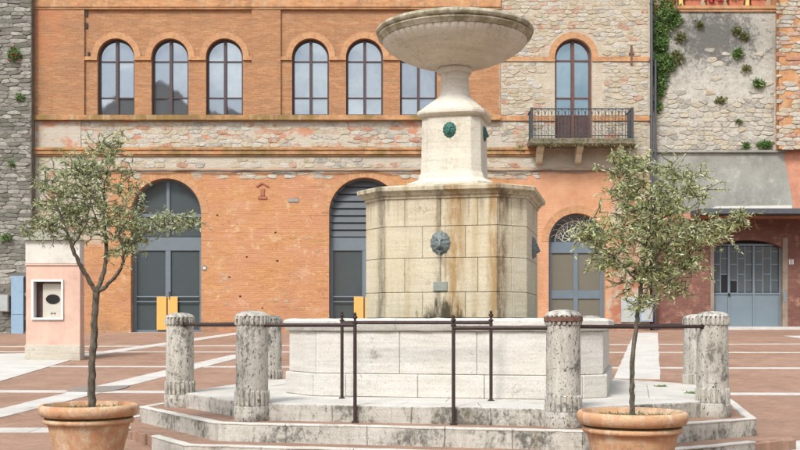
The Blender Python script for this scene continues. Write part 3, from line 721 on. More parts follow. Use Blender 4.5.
def railset(name_lbl, x0, x1, y, z, feet):
    e = empty('iron_railing', (*FL((x0 + x1) / 2, y), Z_UP), name_lbl, 'railing', 'front railings of the fountain')
    Part().tube([(*FL(x0, y), z), (*FL(x1, y), z)], .019, 10).build('handrail', 'iron', e, smooth=True)
    for x, zf in feet: stanchion(e, x, y, zf, z + .012)
railset('front iron railing from the left bollard ending in a post at the step opening', -pa + .05, xl, yo, 1.60, ((xl, Z_UP - .004),))
railset('front iron railing from a step post to the rusty-collared bollard', xr, pa - .05, yo, 1.572, ((xr, Z_UP - .004),))
railset('set-back iron railing with two posts standing on the platform before the basin', il, ir, yi, 1.625, ((il, Z_PLAT), (ir, Z_PLAT)))

# ------------------------------------------------------------------ leaves
def leaf_mesh(name, specs, mat, parent):
    """specs: (base, direction, side, length, width); each leaf two bent halves"""
    o0 = origin(parent) if parent is not None else Vector((0, 0, 0))
    V = []; Fc = []
    for b, d, s_, l, w in specs:
        k = len(V); b = b - o0; n_ = d.cross(s_)
        V += [b, b + d * l * .35 + s_ * w * .5 + n_ * w * .15, b + d * l * .72 + s_ * w * .38 + n_ * w * .1, b + d * l, b + d * l * .72 - s_ * w * .38 + n_ * w * .1, b + d * l * .35 - s_ * w * .5 + n_ * w * .15]
        Fc += [(k, k + 1, k + 2, k + 3), (k, k + 3, k + 4, k + 5)]
    me = bpy.data.meshes.new(name); me.from_pydata([tuple(v) for v in V], [], Fc); me.materials.append(M[mat])
    return link(name, me, None, parent)
rng = random.Random(11)
def rvec(r=rng):
    while True:
        v = Vector((r.uniform(-1, 1), r.uniform(-1, 1), r.uniform(-1, 1)))
        if .05 < v.length < 1: return v.normalized()
def bez(a, b, c, t): return a * (1 - t) ** 2 + b * 2 * t * (1 - t) + c * t * t

# ------------------------------------------------------------------ olive trees in terracotta pots
def pot(px, Y, rim_r, rim_py, label):
    X = (px - 400) / F * Y; g = gz(X, Y); zt = EYE - (rim_py - HOR) / F * Y; e = empty('terracotta_pot', (X, Y, g), label, 'pot', 'terracotta pots with olive trees')
    h = zt - g; r = rim_r
    P = Part(); P.lathe([(r * .60, g), (r * .63, g + .02), (r * .70, g + h * .35), (r * .80, zt - .19), (r * .83, zt - .155)], X, Y, 72); P.build('body', 'terra', e, smooth=R(40))
    P = Part(); P.lathe([(r * .82, zt - .165), (r * .88, zt - .16), (r * .905, zt - .145), (r * .895, zt - .125), (r * .86, zt - .117)], X, Y, 72); P.build('ridge', 'terra', e, smooth=R(50))
    P = Part(); P.lathe([(r * .86, zt - .122), (r * .872, zt - .116), (r * .872, zt - .100), (r * .86, zt - .096)], X, Y, 72, lambda r_, z, a: r_ * (1 + .006 * mnoise.noise(Vector((a * 9, z * 30, px))))); P.build('moss_ring', 'moss', e)
    P = Part(); P.lathe([(r * .84, zt - .10), (r * .93, zt - .098), (r * .975, zt - .075), (r, zt - .045), (r * .99, zt - .018), (r * .955, zt), (r * .90, zt), (r * .875, zt - .02), (r * .86, zt - .1), (r * .8, zt - .14)], X, Y, 96, lambda r_, z, a: r_ * (1 + .003 * math.sin(a * 3 + px)), cap0=False, cap1=False); P.build('rim', 'terra', e, smooth=R(60))
    n = 40; vs = [(X, Y, zt - .035)]; fs = []
    for j in range(1, 8):
        for i in range(n):
            a = 2 * math.pi * i / n; rr = r * .87 * j / 7; x, y = X + rr * math.cos(a), Y + rr * math.sin(a)
            vs.append((x, y, zt - .045 + .022 * mnoise.noise(Vector((x * 9, y * 9, 3))) - .01 * j / 7))
    for i in range(n): fs.append((0, 1 + i, 1 + (i + 1) % n))
    for j in range(6):
        for i in range(n): fs.append((1 + j * n + i, 1 + (j + 1) * n + i, 1 + (j + 1) * n + (i + 1) % n, 1 + j * n + (i + 1) % n))
    P = Part(); P.add(vs, fs); P.build('soil', 'soil', e, smooth=True)
    sp = []
    for _ in range(420):
        a = rng.uniform(0, 2 * math.pi); rr = r * .85 * math.sqrt(rng.random()); d = (Vector((rng.uniform(-1, 1), rng.uniform(-1, 1), rng.uniform(.3, 1.2)))).normalized()
        sp.append((Vector((X + rr * math.cos(a), Y + rr * math.sin(a), zt - .05)), d, d.cross(rvec()).normalized(), rng.uniform(.015, .04), .008))
    tag(leaf_mesh('weeds', sp, 'leafdry', e), kind='stuff')
    return X, Y, zt
def olive(label, base, limbs, blobs, ntw, mat, seed, Y, lean=0):
    """limbs: pixel polylines with depth offsets and radii; blobs: (px, py, rx, ry, weight) clumps of the crown"""
    r = random.Random(seed)
    def W(px, py, dy): y = Y + dy; return Vector(((px - 400) / F * y, y, EYE + (HOR - py) / F * y))
    e = empty('olive_tree', base, label, 'tree', 'potted olive trees')
    nodes = []
    tr = None
    for k, lb in enumerate(limbs):
        pts = [W(p[0], p[1], p[2]) for p in lb]; rad = [p[3] for p in lb]
        sm = []; sr = []
        for i in range(len(pts) - 1):          # Catmull-Rom
            p0, p1, p2, p3 = pts[max(i - 1, 0)], pts[i], pts[i + 1], pts[min(i + 2, len(pts) - 1)]
            for q in range(6):
                t = q / 6
                sm.append(.5 * ((2 * p1) + (p2 - p0) * t + (2 * p0 - 5 * p1 + 4 * p2 - p3) * t * t + (3 * p1 - p0 - 3 * p2 + p3) * t ** 3)); sr.append(rad[i] + (rad[i + 1] - rad[i]) * t)
        sm.append(pts[-1]); sr.append(rad[-1])
        sm = [p + rvec(r) * .006 for p in sm]
        sr = [q * (.86 if base[0] < 0 else .95) * r.uniform(.88, 1.12) for q in sr]
        o = Part().tube(sm, sr, 10).build('trunk' if k == 0 else 'limb', 'bark', e, smooth=True)
        if k > 0: nodes += [(p, q) for p, q in zip(sm[len(sm) // 3:], sr[len(sm) // 3:])]
    tw = Part(); leaves = []
    tot = sum(b[4] for b in blobs)
    attach = [n_[0] for n_ in nodes]
    s_px = F / Y
    tips = []
    for b in blobs:
        for _ in range(int(ntw * b[4] / tot)):
            a, c, d = [max(-1.5, min(1.5, r.gauss(0, .58))) for _k in range(3)]
            rx, ry = b[2] / s_px, b[3] / s_px
            ctr = W(b[0], b[1], b[5] if len(b) > 5 else 0)
            tips.append((ctr + Vector((a * rx, d * max(rx, ry) * .8, c * ry)), ctr))
    r.shuffle(tips)
    for tip, ctr in tips:
        near = sorted(attach, key=lambda p: (p - tip).length)[:6]; st = r.choice(near[:4])
        L = (tip - st).length
        mid = st.lerp(tip, .5) + Vector((r.uniform(-.1, .1), r.uniform(-.1, .1), .12 * L + r.uniform(-.04, .06)))
        n = max(5, int(L / .035)); pts = [bez(st, mid, tip, i / n) for i in range(n + 1)]
        tw.tube(pts[::2] if len(pts) > 8 else pts, [max(.0012, .0045 * (1 - i / len(pts))) for i in range(len(pts[::2] if len(pts) > 8 else pts))], 4)
        if L < 1.2: attach += [pts[int(n * .6)], pts[int(n * .85)]]
        i0 = .3 if L < .5 else 1 - .38 / L
        spt = [pts[min(n, int(t * n))].lerp(pts[min(n, int(t * n) + 1)], t * n % 1) for t in [i0 + (1 - i0) * q / max(4, int((1 - i0) * L / .017)) for q in range(max(4, int((1 - i0) * L / .017)) + 1)]]
        ph = r.random() * 6
        for q, p in enumerate(spt):
            d0 = (spt[min(q + 1, len(spt) - 1)] - spt[max(q - 1, 0)]);
            if d0.length < 1e-6: continue
            d0.normalize(); u = d0.cross(Vector((.3, .2, 1))).normalized(); w = d0.cross(u)
            ang = ph + (q % 2) * math.pi / 2 * 1.1 + q * .13
            for sgn in (1, -1):
                if r.random() < .12: continue
                out = (u * math.cos(ang) + w * math.sin(ang)) * sgn
                d = (d0 * r.uniform(.5, 1.1) + out * r.uniform(.6, 1.1) + Vector((0, 0, -.12))).normalized()
                sd_ = d.cross(out + rvec(r) * .7).normalized(); l = r.uniform(.02, .044)
                leaves.append((p, d, sd_, l, l * r.uniform(.2, .3)))
            if q == len(spt) - 1: leaves.append((p, d0, d0.cross(rvec(r)).normalized(), .045, .011))
    tw.build('twigs', 'bark', e)['kind'] = 'stuff'
    tag(leaf_mesh('crown', leaves, mat, e), kind='stuff')
    return len(leaves)
Y1, Y2 = 9.02, 8.05
p1 = pot(89, Y1, .425, 404, 'terracotta pot holding the olive with three forked limbs, beside the steps')
p2 = pot(632, Y2, .427, 411, 'terracotta pot holding the slender single-stemmed olive, before the collared bollard')
olive('young olive tree forking into three limbs before the pink plaster pillar', (p1[0], p1[1], p1[2] - .06),
      [[(92, 410, 0, .038), (92, 375, 0, .034), (93.5, 340, .0, .033), (95, 310, 0, .032), (97, 288, 0, .034)],
       [(97, 292, 0, .026), (89, 280, -.03, .022), (80, 265, -.08, .02), (72, 247, -.12, .018), (64, 225, -.15, .012), (55, 200, -.2, .005)],
       [(97, 290, 0, .026), (104, 272, .05, .021), (106, 250, .1, .019), (105, 225, .12, .014), (104, 195, .1, .009), (108, 165, .1, .004)],
       [(97, 292, 0, .024), (108, 284, .0, .02), (120, 270, -.05, .018), (124, 252, -.08, .015), (119, 235, -.1, .010), (128, 222, -.12, .007), (150, 210, -.12, .004)],
       [(123, 250, -.08, .009), (138, 238, -.1, .007), (160, 228, -.1, .005), (184, 222, -.1, .002)],
       [(105, 240, .1, .009), (95, 215, .25, .007), (85, 185, .35, .004)],
       [(72, 247, -.12, .009), (85, 225, -.3, .007), (92, 195, -.35, .004)]],
      [(95, 190, 36, 26, 1.5), (104, 162, 22, 18, .7), (62, 215, 26, 22, 1.0), (85, 222, 24, 18, .7), (120, 215, 18, 20, .6), (45, 228, 14, 12, .35), (48, 188, 16, 16, .25), (130, 238, 18, 14, .5),
       (160, 224, 26, 12, .5, -.1), (186, 222, 14, 9, .2, -.1), (118, 142, 8, 9, .1), (70, 170, 20, 14, .35), (122, 250, 14, 12, .3)], 1150, 'olive', 5, Y1)
olive('slender single-stemmed olive tree with drooping shoots before the basin and garage', (p2[0], p2[1], p2[2] - .06),
      [[(632, 416, 0, .022), (632, 385, 0, .020), (633, 350, .0, .019), (637, 320, 0, .018), (640, 295, 0, .017), (642, 270, 0, .016)],
       [(642, 274, 0, .014), (645, 250, .02, .012), (642, 220, .05, .009), (634, 190, .05, .006), (626, 168, .05, .003)],
       [(641, 278, 0, .012), (655, 258, -.05, .01), (672, 240, -.08, .008), (700, 228, -.1, .005), (735, 218, -.1, .002)],
       [(640, 285, 0, .010), (625, 268, -.1, .008), (605, 250, -.12, .006), (580, 238, -.15, .002)],
       [(643, 262, 0, .010), (660, 225, .1, .008), (680, 198, .15, .005), (698, 176, .15, .002)],
       [(640, 290, 0, .008), (655, 285, -.15, .006), (680, 275, -.2, .004), (696, 268, -.2, .002)],
       [(643, 255, 0, .008), (650, 225, -.25, .006), (652, 195, -.3, .003)]],
      [(650, 235, 42, 26, 1.7), (628, 185, 20, 24, .8), (662, 200, 26, 20, .7), (692, 190, 24, 18, .35), (700, 232, 30, 14, .7), (734, 220, 18, 9, .2), (602, 240, 22, 15, .55), (584, 236, 12, 9, .18),
       (650, 275, 26, 16, .6), (685, 262, 20, 16, .4), (610, 265, 18, 10, .35), (622, 160, 8, 8, .15), (640, 300, 16, 12, .25), (668, 285, 20, 14, .4), (655, 215, 34, 22, .8), (675, 250, 30, 20, .7), (640, 165, 14, 12, .2), (672, 172, 18, 12, .25)], 1750, 'olive2', 9, Y2)

# ------------------------------------------------------------------ rubble stones
def half(poly, nx, nz, c):         # keep nx*x + nz*z <= c
    out = []
    for i in range(len(poly)):
        p, q = poly[i], poly[(i + 1) % len(poly)]; a, b = c - nx * p[0] - nz * p[1], c - nx * q[0] - nz * q[1]
        if a >= 0: out.append(p)
        if a * b < 0: t = a / (a - b); out.append((p[0] + (q[0] - p[0]) * t, p[1] + (q[1] - p[1]) * t))
    return out
def rubble(parent, regions, Y, mats, nm, weights, cw, ch, proud, limit=300, seed=1, accept=None, blocked=None, joint=.012, jit=.34):
    """irregular stones: cells of a jittered, coursed Voronoi diagram, each its own small mesh"""
    r = random.Random(seed); items = []
    wl = [w for w in range(len(weights)) for _ in range(weights[w])]
    for (px0, py0, px1, py1) in regions:
        x0, zt = on_wall(px0, py0, Y); x1, zb = on_wall(px1, py1, Y)
        nr = max(1, round((zt - zb) / ch)); hh = (zt - zb) / nr; grid = {}; pts = []
        for j in range(-1, nr + 1):
            sc = r.uniform(.75, 1.35); n = max(1, round((x1 - x0) / (cw * sc))); ww = (x1 - x0) / n; of = r.random()
            for i in range(-1, n + 1):
                x = x0 + (i + of) * ww + r.uniform(-jit, jit) * ww; z = zb + (j + .5) * hh + r.uniform(-jit, jit) * hh
                pts.append((x / cw, z / ch))
        for k, p in enumerate(pts): grid.setdefault((int(p[0] // 1), int(p[1] // 1)), []).append(k)
        for k, p in enumerate(pts):
            if not (x0 - cw * .3 < p[0] * cw < x1 + cw * .3 and zb - ch * .3 < p[1] * ch < zt + ch * .3): continue
            poly = [(p[0] - 2, p[1] - 2), (p[0] + 2, p[1] - 2), (p[0] + 2, p[1] + 2), (p[0] - 2, p[1] + 2)]
            gx, gz_ = int(p[0] // 1), int(p[1] // 1)
            for a in range(-3, 4):
                for b in range(-3, 4):
                    for m_ in grid.get((gx + a, gz_ + b), ()):
                        if m_ == k: continue
                        q = pts[m_]; dx, dz = q[0] - p[0], q[1] - p[1]
                        poly = half(poly, dx, dz, (q[0] ** 2 + q[1] ** 2 - p[0] ** 2 - p[1] ** 2) / 2)
                        if len(poly) < 3: break
            poly = [(x * cw, z * ch) for x, z in poly]
            for nx, nz, c in ((1, 0, x1), (-1, 0, -x0), (0, 1, zt), (0, -1, -zb)):
                poly = half(poly, nx, nz, c)
            if len(poly) < 3: continue
            cx = sum(v[0] for v in poly) / len(poly); cz_ = sum(v[1] for v in poly) / len(poly)
            w = max(v[0] for v in poly) - min(v[0] for v in poly); h = max(v[1] for v in poly) - min(v[1] for v in poly)
            if w < .09 or h < .06: continue
            px, py = 400 + cx * F / Y, HOR - (cz_ - EYE) * F / Y
            if accept and r.random() > accept(px, py): continue
            if blocked and any(blocked(400 + v[0] * F / Y, HOR - (v[1] - EYE) * F / Y, 0, 0) for v in poly + [(cx, cz_)]): continue
            # cut corners, open the joint
            cut = []
            for i in range(len(poly)):
                p_, q_ = poly[i], poly[(i + 1) % len(poly)]; e0, e1 = r.uniform(.12, .3), r.uniform(.7, .88)
                if math.dist(p_, q_) > .05: cut += [(p_[0] + (q_[0] - p_[0]) * e0, p_[1] + (q_[1] - p_[1]) * e0), (p_[0] + (q_[0] - p_[0]) * e1, p_[1] + (q_[1] - p_[1]) * e1)]
                else: cut.append(((p_[0] + q_[0]) / 2, (p_[1] + q_[1]) / 2))
            pl_ = []
            for x, z in cut:
                d = math.hypot(x - cx, z - cz_); k_ = max(.4, 1 - joint * r.uniform(.4, 1.7) / max(d, .02)); pl_.append(((x - cx) * k_, (z - cz_) * k_))
            items.append((w * h, cx, cz_, pl_))
    items.sort(key=lambda q: -q[0])
    o0 = origin(parent); rest = Part()
    for k, (_, cx, cz_, pl_) in enumerate(items):
        n = len(pl_); mi = r.choice(wl); pr = proud * r.uniform(.5, 1.4); tx_, tz_ = r.uniform(-.25, .25) * pr, r.uniform(-.25, .25) * pr
        hw_, hh_ = max(.05, max(abs(v[0]) for v in pl_)), max(.05, max(abs(v[1]) for v in pl_))
        V = [(x, .03, z) for x, z in pl_] + [(x, -pr * .55, z) for x, z in pl_] + [(x * .84, -pr + tx_ * x / hw_ + tz_ * z / hh_ + r.uniform(-.12, .12) * pr, z * .8) for x, z in pl_] + [(0, -pr * 1.05, 0)]
        Fs = []
        for i in range(n):
            j = (i + 1) % n; Fs += [(i, j, n + j, n + i), (n + i, n + j, 2 * n + j, 2 * n + i), (2 * n + i, 2 * n + j, 3 * n)]
        if k < limit:
            me = bpy.data.meshes.new(nm); me.from_pydata(V, [], Fs); me.materials.append(mats[mi]); o = link(nm, me, None, parent)
            o.location = (cx - o0.x, Y - o0.y, cz_ - o0.z)
        else: rest.add([(x + cx, y + Y, z + cz_) for x, y, z in V], Fs, mi)
    if rest.v: tag(rest.build('small_stones', None, parent, mats=mats), kind='stuff')
    return len(items)

# ------------------------------------------------------------------ the palazzo
palazzo = empty('brick_palazzo', (wx(340), WY, wz(333)), 'long orange brick and stone palazzo with arched windows and a balcony', 'building')
def arch_pts(cx, hw, spring, bottom, n=24, inset=0.0):
    """pixel arch -> world outline, counter-clockwise from bottom left; inset in metres"""
    x, h = wx(cx), hw / F * WY - inset; zs, zb = wz(spring), wz(bottom)
    pts = [(x - h, zb), (x + h, zb)]
    for i in range(n + 1):
        a = math.pi * i / n; pts.append((x + h * math.cos(a), zs + h * math.sin(a)))
    return pts
UPW = [116, 170, 224, 310, 364, 418, 472]
UPW = [116, 170, 224.5, 310.5, 364.5, 418.5]
openings = [(c, 18.5, 57, 115.3, .26) for c in UPW] + [(573.5, 18.5, 57, 140, .3), (166, 35.2, 213.5, 334, .45), (364.5, 35.5, 213, 334, .45), (577, 28.3, 241.5, 334, .4)]
def wall_mesh():
    bm = bmesh.new(); edges = []
    def loop(pts, y):
        vs = [bm.verts.new((x, y, z)) for x, z in pts]
        return vs, [bm.edges.new((vs[i], vs[(i + 1) % len(vs)])) for i in range(len(vs))]
    x0, x1, zb, zt = wx(32), wx(650), wz(345), wz(-70)
    _, e = loop([(x0, zb), (x1, zb), (x1, zt), (x0, zt)], WY); edges += e
    loops = []
    for (c, hw, sp_, bt, dep) in openings:
        v, e = loop(arch_pts(c, hw, sp_, bt), WY); edges += e; loops.append((v, dep))
    bmesh.ops.triangle_fill(bm, use_beauty=True, edges=edges)
    for v, dep in loops:
        b = [bm.verts.new((p.co.x, p.co.y + dep + .05, p.co.z)) for p in v]
        for i in range(len(v)): j = (i + 1) % len(v); bm.faces.new((v[i], v[j], b[j], b[i]))
    # body behind: side walls, back and flat top
    D = 11.0
    f = [bm.verts.new(p) for p in ((x0, WY, zb), (x1, WY, zb), (x1, WY, zt), (x0, WY, zt), (x0, WY + D, zb), (x1, WY + D, zb), (x1, WY + D, zt), (x0, WY + D, zt))]
    for q in ((0, 4, 7, 3), (1, 2, 6, 5), (4, 5, 6, 7), (3, 7, 6, 2)): bm.faces.new([f[i] for i in q])
    bmesh.ops.remove_doubles(bm, verts=bm.verts, dist=.0005)
    bmesh.ops.recalc_face_normals(bm, faces=bm.faces)
    me = bpy.data.meshes.new('wall'); bm.to_mesh(me); bm.free()
    o0 = origin(palazzo); me.transform(Matrix.Translation(-o0))
    return link('wall', me, 'facade', palazzo)
wall = wall_mesh()
def pbox(nm, px0, px1, py0, py1, proud, mat, parent=None, y=WY, back=.05, bev=0):
    return Part().box(wx(px0), wx(px1), y - proud, y + back, wz(py1), wz(py0)).build(nm, mat, parent or palazzo, bev)
# roof
RP = Part(); x0, x1, zt = wx(28), wx(654), wz(-70)
RP.prism_y([(x0, zt), (x1, zt), (x1, zt + .25), (x0, zt + .25)], WY - .7, WY + 11.4); RP.build('roof_slab', 'band', palazzo)
RP = Part(); RP.add([(x0, WY - .8, zt + .25), (x1, WY - .8, zt + .25), (x1, WY + 11.5, zt + .25), (x0, WY + 11.5, zt + .25), (x0 + 3, WY + 5.3, zt + 2.4), (x1 - 3, WY + 5.3, zt + 2.4)],
                    [(0, 1, 5, 4), (1, 2, 5), (2, 3, 4, 5), (3, 0, 4), (3, 2, 1, 0)]); RP.build('roof', 'terra', palazzo)
# pilasters, bands, cornices (each course a piece of its own)
for a, b in ((32.3, 85), (252, 281)): pbox('pilaster', a, b, 8.2, 115.8, .09, 'facade', wall)
pbox('pilaster', 483, 500, 8.2, 115.8, .04, 'facade', wall)
pbox('pilaster', 32.3, 81, 121.2, 150, .035, 'facade', wall)
pbox('cornice', 32.2, 500.5, 3.2, 8, .15, 'band'); pbox('cornice', 32.2, 500.5, -4, 3, .11, 'band'); pbox('cornice', 32.2, 500.5, 8.05, 10, .12, 'band')
segs = [32.2] + [p + d for p in UPW for d in (-18.6, 18.6)]
for a, b in ((85.1, 97.4), (134.6, 151.4), (188.6, 205.9), (243.1, 251.9), (281.1, 291.9), (329.1, 345.9), (383.1, 399.9), (437.1, 482.9)): pbox('impost', a, b, 57, 60.5, .07, 'band')
for a, b in ((500.2, 554.9), (592.1, 649.8)): pbox('impost', a, b, 57, 61.5, .05, 'band')
pbox('sill_course', 32.2, 500, 115.9, 120.8, .2, 'sill'); pbox('sill_course', 500.1, 554.8, 116, 121, .06, 'band'); pbox('sill_course', 592.2, 649.8, 116, 121, .06, 'band')
pbox('cornice', 32.2, 540, 148, 150.5, .16, 'cornice'); pbox('cornice', 32.2, 540, 150.6, 154.5, .12, 'cornice'); pbox('cornice', 32.2, 540, 154.6, 156.5, .06, 'cornice')
pbox('string_course', 82, 650, 168.6, 170.4, .05, 'peel')
# brick arch rings
def arch_ring(c, hw, sp_, th, proud, mat='arch'):
    n = 28; x, z = wx(c), wz(sp_); r0 = hw / F * WY + .001; r1 = r0 + th
    me = bpy.data.meshes.new('arch_ring'); V = []; Fc = []; UV = []
    for i in range(n + 1):
        a = math.pi * i / n
        for rr, y in ((r0, WY + .02), (r0, WY - proud), (r1, WY - proud), (r1, WY + .02)): V.append((x + rr * math.cos(a), y, z + rr * math.sin(a)))
    for i in range(n):
        for k in range(3):
            Fc.append((i * 4 + k, i * 4 + k + 1, i * 4 + k + 5, i * 4 + k + 4)); s0, s1 = math.pi * i / n * r1, math.pi * (i + 1) / n * r1
            t0, t1 = (0, .12, .12 + th, .3)[k:k + 2]; UV += [(s0, t0), (s0, t1), (s1, t1), (s1, t0)]
    Fc += [(0, 1, 2, 3), (n * 4 + 3, n * 4 + 2, n * 4 + 1, n * 4)]; UV += [(0, 0)] * 8
    o0 = origin(palazzo); me.from_pydata([(v[0] - o0.x, v[1] - o0.y, v[2] - o0.z) for v in V], [], Fc)
    ul = me.uv_layers.new(); ul.data.foreach_set('uv', [q for u in UV for q in u])
    bm = bmesh.new(); bm.from_mesh(me); bmesh.ops.recalc_face_normals(bm, faces=bm.faces); bm.to_mesh(me); bm.free()
    return link('arch_ring', me, mat, palazzo)
for c in UPW: arch_ring(c, 18.5, 57, .22, .03)
arch_ring(573.5, 18.5, 57, .22, .02)
for (c, hw, sp_) in ((166, 35.2, 213.5), (364.5, 35.5, 213), (577, 28.3, 241.5)): arch_ring(c, hw, sp_, .26, .012)

def clip_pane(pts_in, x0, x1, z0, z1):
    def clip(poly, f):
        out = []
        for i in range(len(poly)):
            p, q = poly[i], poly[(i + 1) % len(poly)]; a, b = f(p), f(q)
            if a >= 0: out.append(p)
            if a * b < 0: t = a / (a - b); out.append((p[0] + (q[0] - p[0]) * t, p[1] + (q[1] - p[1]) * t))
        return out
    for f in (lambda p: p[0] - x0, lambda p: x1 - p[0], lambda p: p[1] - z0, lambda p: z1 - p[1]): pts_in = clip(pts_in, f)
    return pts_in
def frame_ring(c, hw, sp_, bt, th, y0, y1):
    P = Part(); o = arch_pts(c, hw, sp_, bt, 24, .002); i_ = arch_pts(c, hw, sp_, bt, 24, th); i_[0] = (i_[0][0], i_[0][1] + th); i_[1] = (i_[1][0], i_[1][1] + th)
    n = len(o); V = [(x, y, z) for y in (y0, y1) for pl_ in (o, i_) for x, z in pl_]
    Fs = []
    for k in range(n):
        j = (k + 1) % n; Fs += [(k, j, n + j, n + k), (n + k, n + j, 3 * n + j, 3 * n + k), (2 * n + k, 3 * n + k, 3 * n + j, 2 * n + j)]
    return P.add(V, Fs)
def window(name, c, hw, sp_, bt, dep, fmat, gmat, cols_, rows, th=.07, mul=.10, tr=.045, parent=palazzo):
    """rows: pixel rows of transoms; cols_: pixel columns of mullions"""
    y = WY + dep; P = frame_ring(c, hw, sp_, bt, th, y - .07, y + .03)
    inner = arch_pts(c, hw, sp_, bt, 24, .012)
    for k, mc in enumerate(cols_):
        x = wx(mc); dz = math.sqrt(max(0, (hw / F * WY) ** 2 - (x - wx(c)) ** 2)); P.box(x - mul / 2, x + mul / 2, y - .095, y + .025, wz(bt) + .01, wz(sp_) + dz - .03)
    h = hw / F * WY
    for tp in rows:
        z = wz(tp); hx = h if z <= wz(sp_) else math.sqrt(max(0, h * h - (z - wz(sp_)) ** 2)); P.box(wx(c) - hx + .03, wx(c) + hx - .03, y - .06, y + .02, z - tr / 2, z + tr / 2)
    o = P.build(name, fmat, parent)
    xs_ = [wx(c) - h] + [wx(q) for q in cols_] + [wx(c) + h]; zs_ = [wz(bt)] + [wz(q) for q in sorted(rows, reverse=True)] + [wz(sp_) + h]
    for i in range(len(xs_) - 1):
        for j in range(len(zs_) - 1):
            g = .01; pl_ = clip_pane(inner, xs_[i] + g, xs_[i + 1] - g, zs_[j] + g, zs_[j + 1] - g)
            if len(pl_) > 2:
                Q = Part(); Q.prism_y(pl_, y - .012, y + .004); tx_, tz_ = random.uniform(-.011, .011), random.uniform(-.011, .011); xm, zm = sum(q[0] for q in pl_) / len(pl_), sum(q[1] for q in pl_) / len(pl_)
                Q.v = [(a_, b_ + tx_ * (a_ - xm) + tz_ * (c_ - zm), c_) for a_, b_, c_ in Q.v]; Q.build('pane', gmat, o)
    return o
for c in UPW: window('window', c, 18.5, 57, 115.3, .24, 'wood', 'paneL', [c], [60.5, 97])
bw = window('balcony_door', 573.5, 18.5, 57, 140, .26, 'redwood', 'paneB', [573.5], [59.5, 97, 114.5], .08, .11, .05)
y = WY + .26
for c0, c1 in ((556.5, 571.8), (575.2, 590.5)):
    for k in range(4):
        a = c0 + (c1 - c0) * k / 4; Part().box(wx(a) + .006, wx(a + (c1 - c0) / 4) - .006, y - .05, y - .02, wz(139.5), wz(115.5)).build('board', 'oldwood', bw)
# portal 1: glazed door
def portal_door(c, hw, sp_, shutter):
    y = WY + .40; P = frame_ring(c, hw, sp_, 333.5, .07, y - .08, y + .03)
    L, Rr = c - hw, c + hw
    def bx(a, b, t, bt_, d0=.07, d1=.02): P.box(wx(a), wx(b), y - d0, y + d1, wz(bt_), wz(t))
    if not shutter:
        bx(c - 1.6, c + 1.6, sp_ - hw + 1.2, 236.5); bx(L + 1.2, Rr - 1.2, 213, 216.2); 
    bx(L + 1.2, Rr - 1.2, 236.4, 249.8, .06); bx(c - 2.6, c + 2.6, 250, 333, .075); bx(L + 1, L + 3.4, 250, 333); bx(Rr - 3.4, Rr - 1, 250, 333); bx(L + 3.5, c - 2.7, 330, 333.2)
    bx(c + 2.7, Rr - 3.5, 330, 333.2)
    o = P.build('portal_door', 'steel', palazzo)
    inner = arch_pts(c, hw, sp_, 333.5, 24, .012)
    cells = [(L, c, 333, 250), (c, Rr, 333, 250)]
    if not shutter: cells += [(L, c, 213, 170), (c, Rr, 213, 170), (L, c, 236, 216), (c, Rr, 236, 216)]
    for a, b, z0, z1 in cells:
        pl_ = clip_pane(inner, wx(a) + .015, wx(b) - .015, wz(z0) + .01, wz(z1) - .01); Part().prism_y(pl_, y - .005, y + .01).build('pane', 'paneD', o)
    if shutter:
        rows = np.linspace(236, sp_ - hw + 1, 9)
        for k in range(8):
            pl_ = clip_pane(inner, wx(L), wx(Rr), wz(rows[k]) + .008, wz(rows[k + 1]) - .012)
            if len(pl_) > 2:
                zc = [p[1] for p in pl_]; lo_, hi_ = min(zc), max(zc); n = len(pl_)
                Q = Part(); Q.prism_y(pl_, y - .03, y + .0)
                Q.v = [(vx, vy - (.07 * (1 - (vz - lo_) / max(.01, hi_ - lo_)) if vy < y - .02 else 0), vz) for vx, vy, vz in Q.v]
                Q.build('slat', 'shutter', o)
    for pz in (296.5, 301.5):
        for a, b in ((L + 3.6, c - 2.8), (c + 2.8, Rr - 3.6)): Part().tube([(wx(a), y - .09, wz(pz)), (wx(b), y - .09, wz(pz))], .022, 8).build('push_bar', 'steel', o)
    Part().box(wx(c - 11), wx(c - 1.2), y - .14, y - .11, wz(330), wz(296.5)).build('orange_panel', 'orange', o, .004)
    Part().box(wx(c + .2), wx(c + 10), y - .14, y - .11, wz(330), wz(296.5)).build('orange_panel', 'orange', o, .004)
    Part().tube([(wx(c + 1.8), y - .08, wz(292)), (wx(c + 1.8), y - .15, wz(292)), (wx(c + 1.8), y - .15, wz(299)), (wx(c + 1.8), y - .08, wz(299))], .015, 6).build('handle', 'black', o)
    Part().box(wx(L) - .08, wx(Rr) + .08, WY - .06, WY + .5, wz(338), wz(332.4)).build('threshold', 'strip', palazzo)
portal_door(166, 35.2, 213.5, False); portal_door(364.5, 35.5, 213, True)
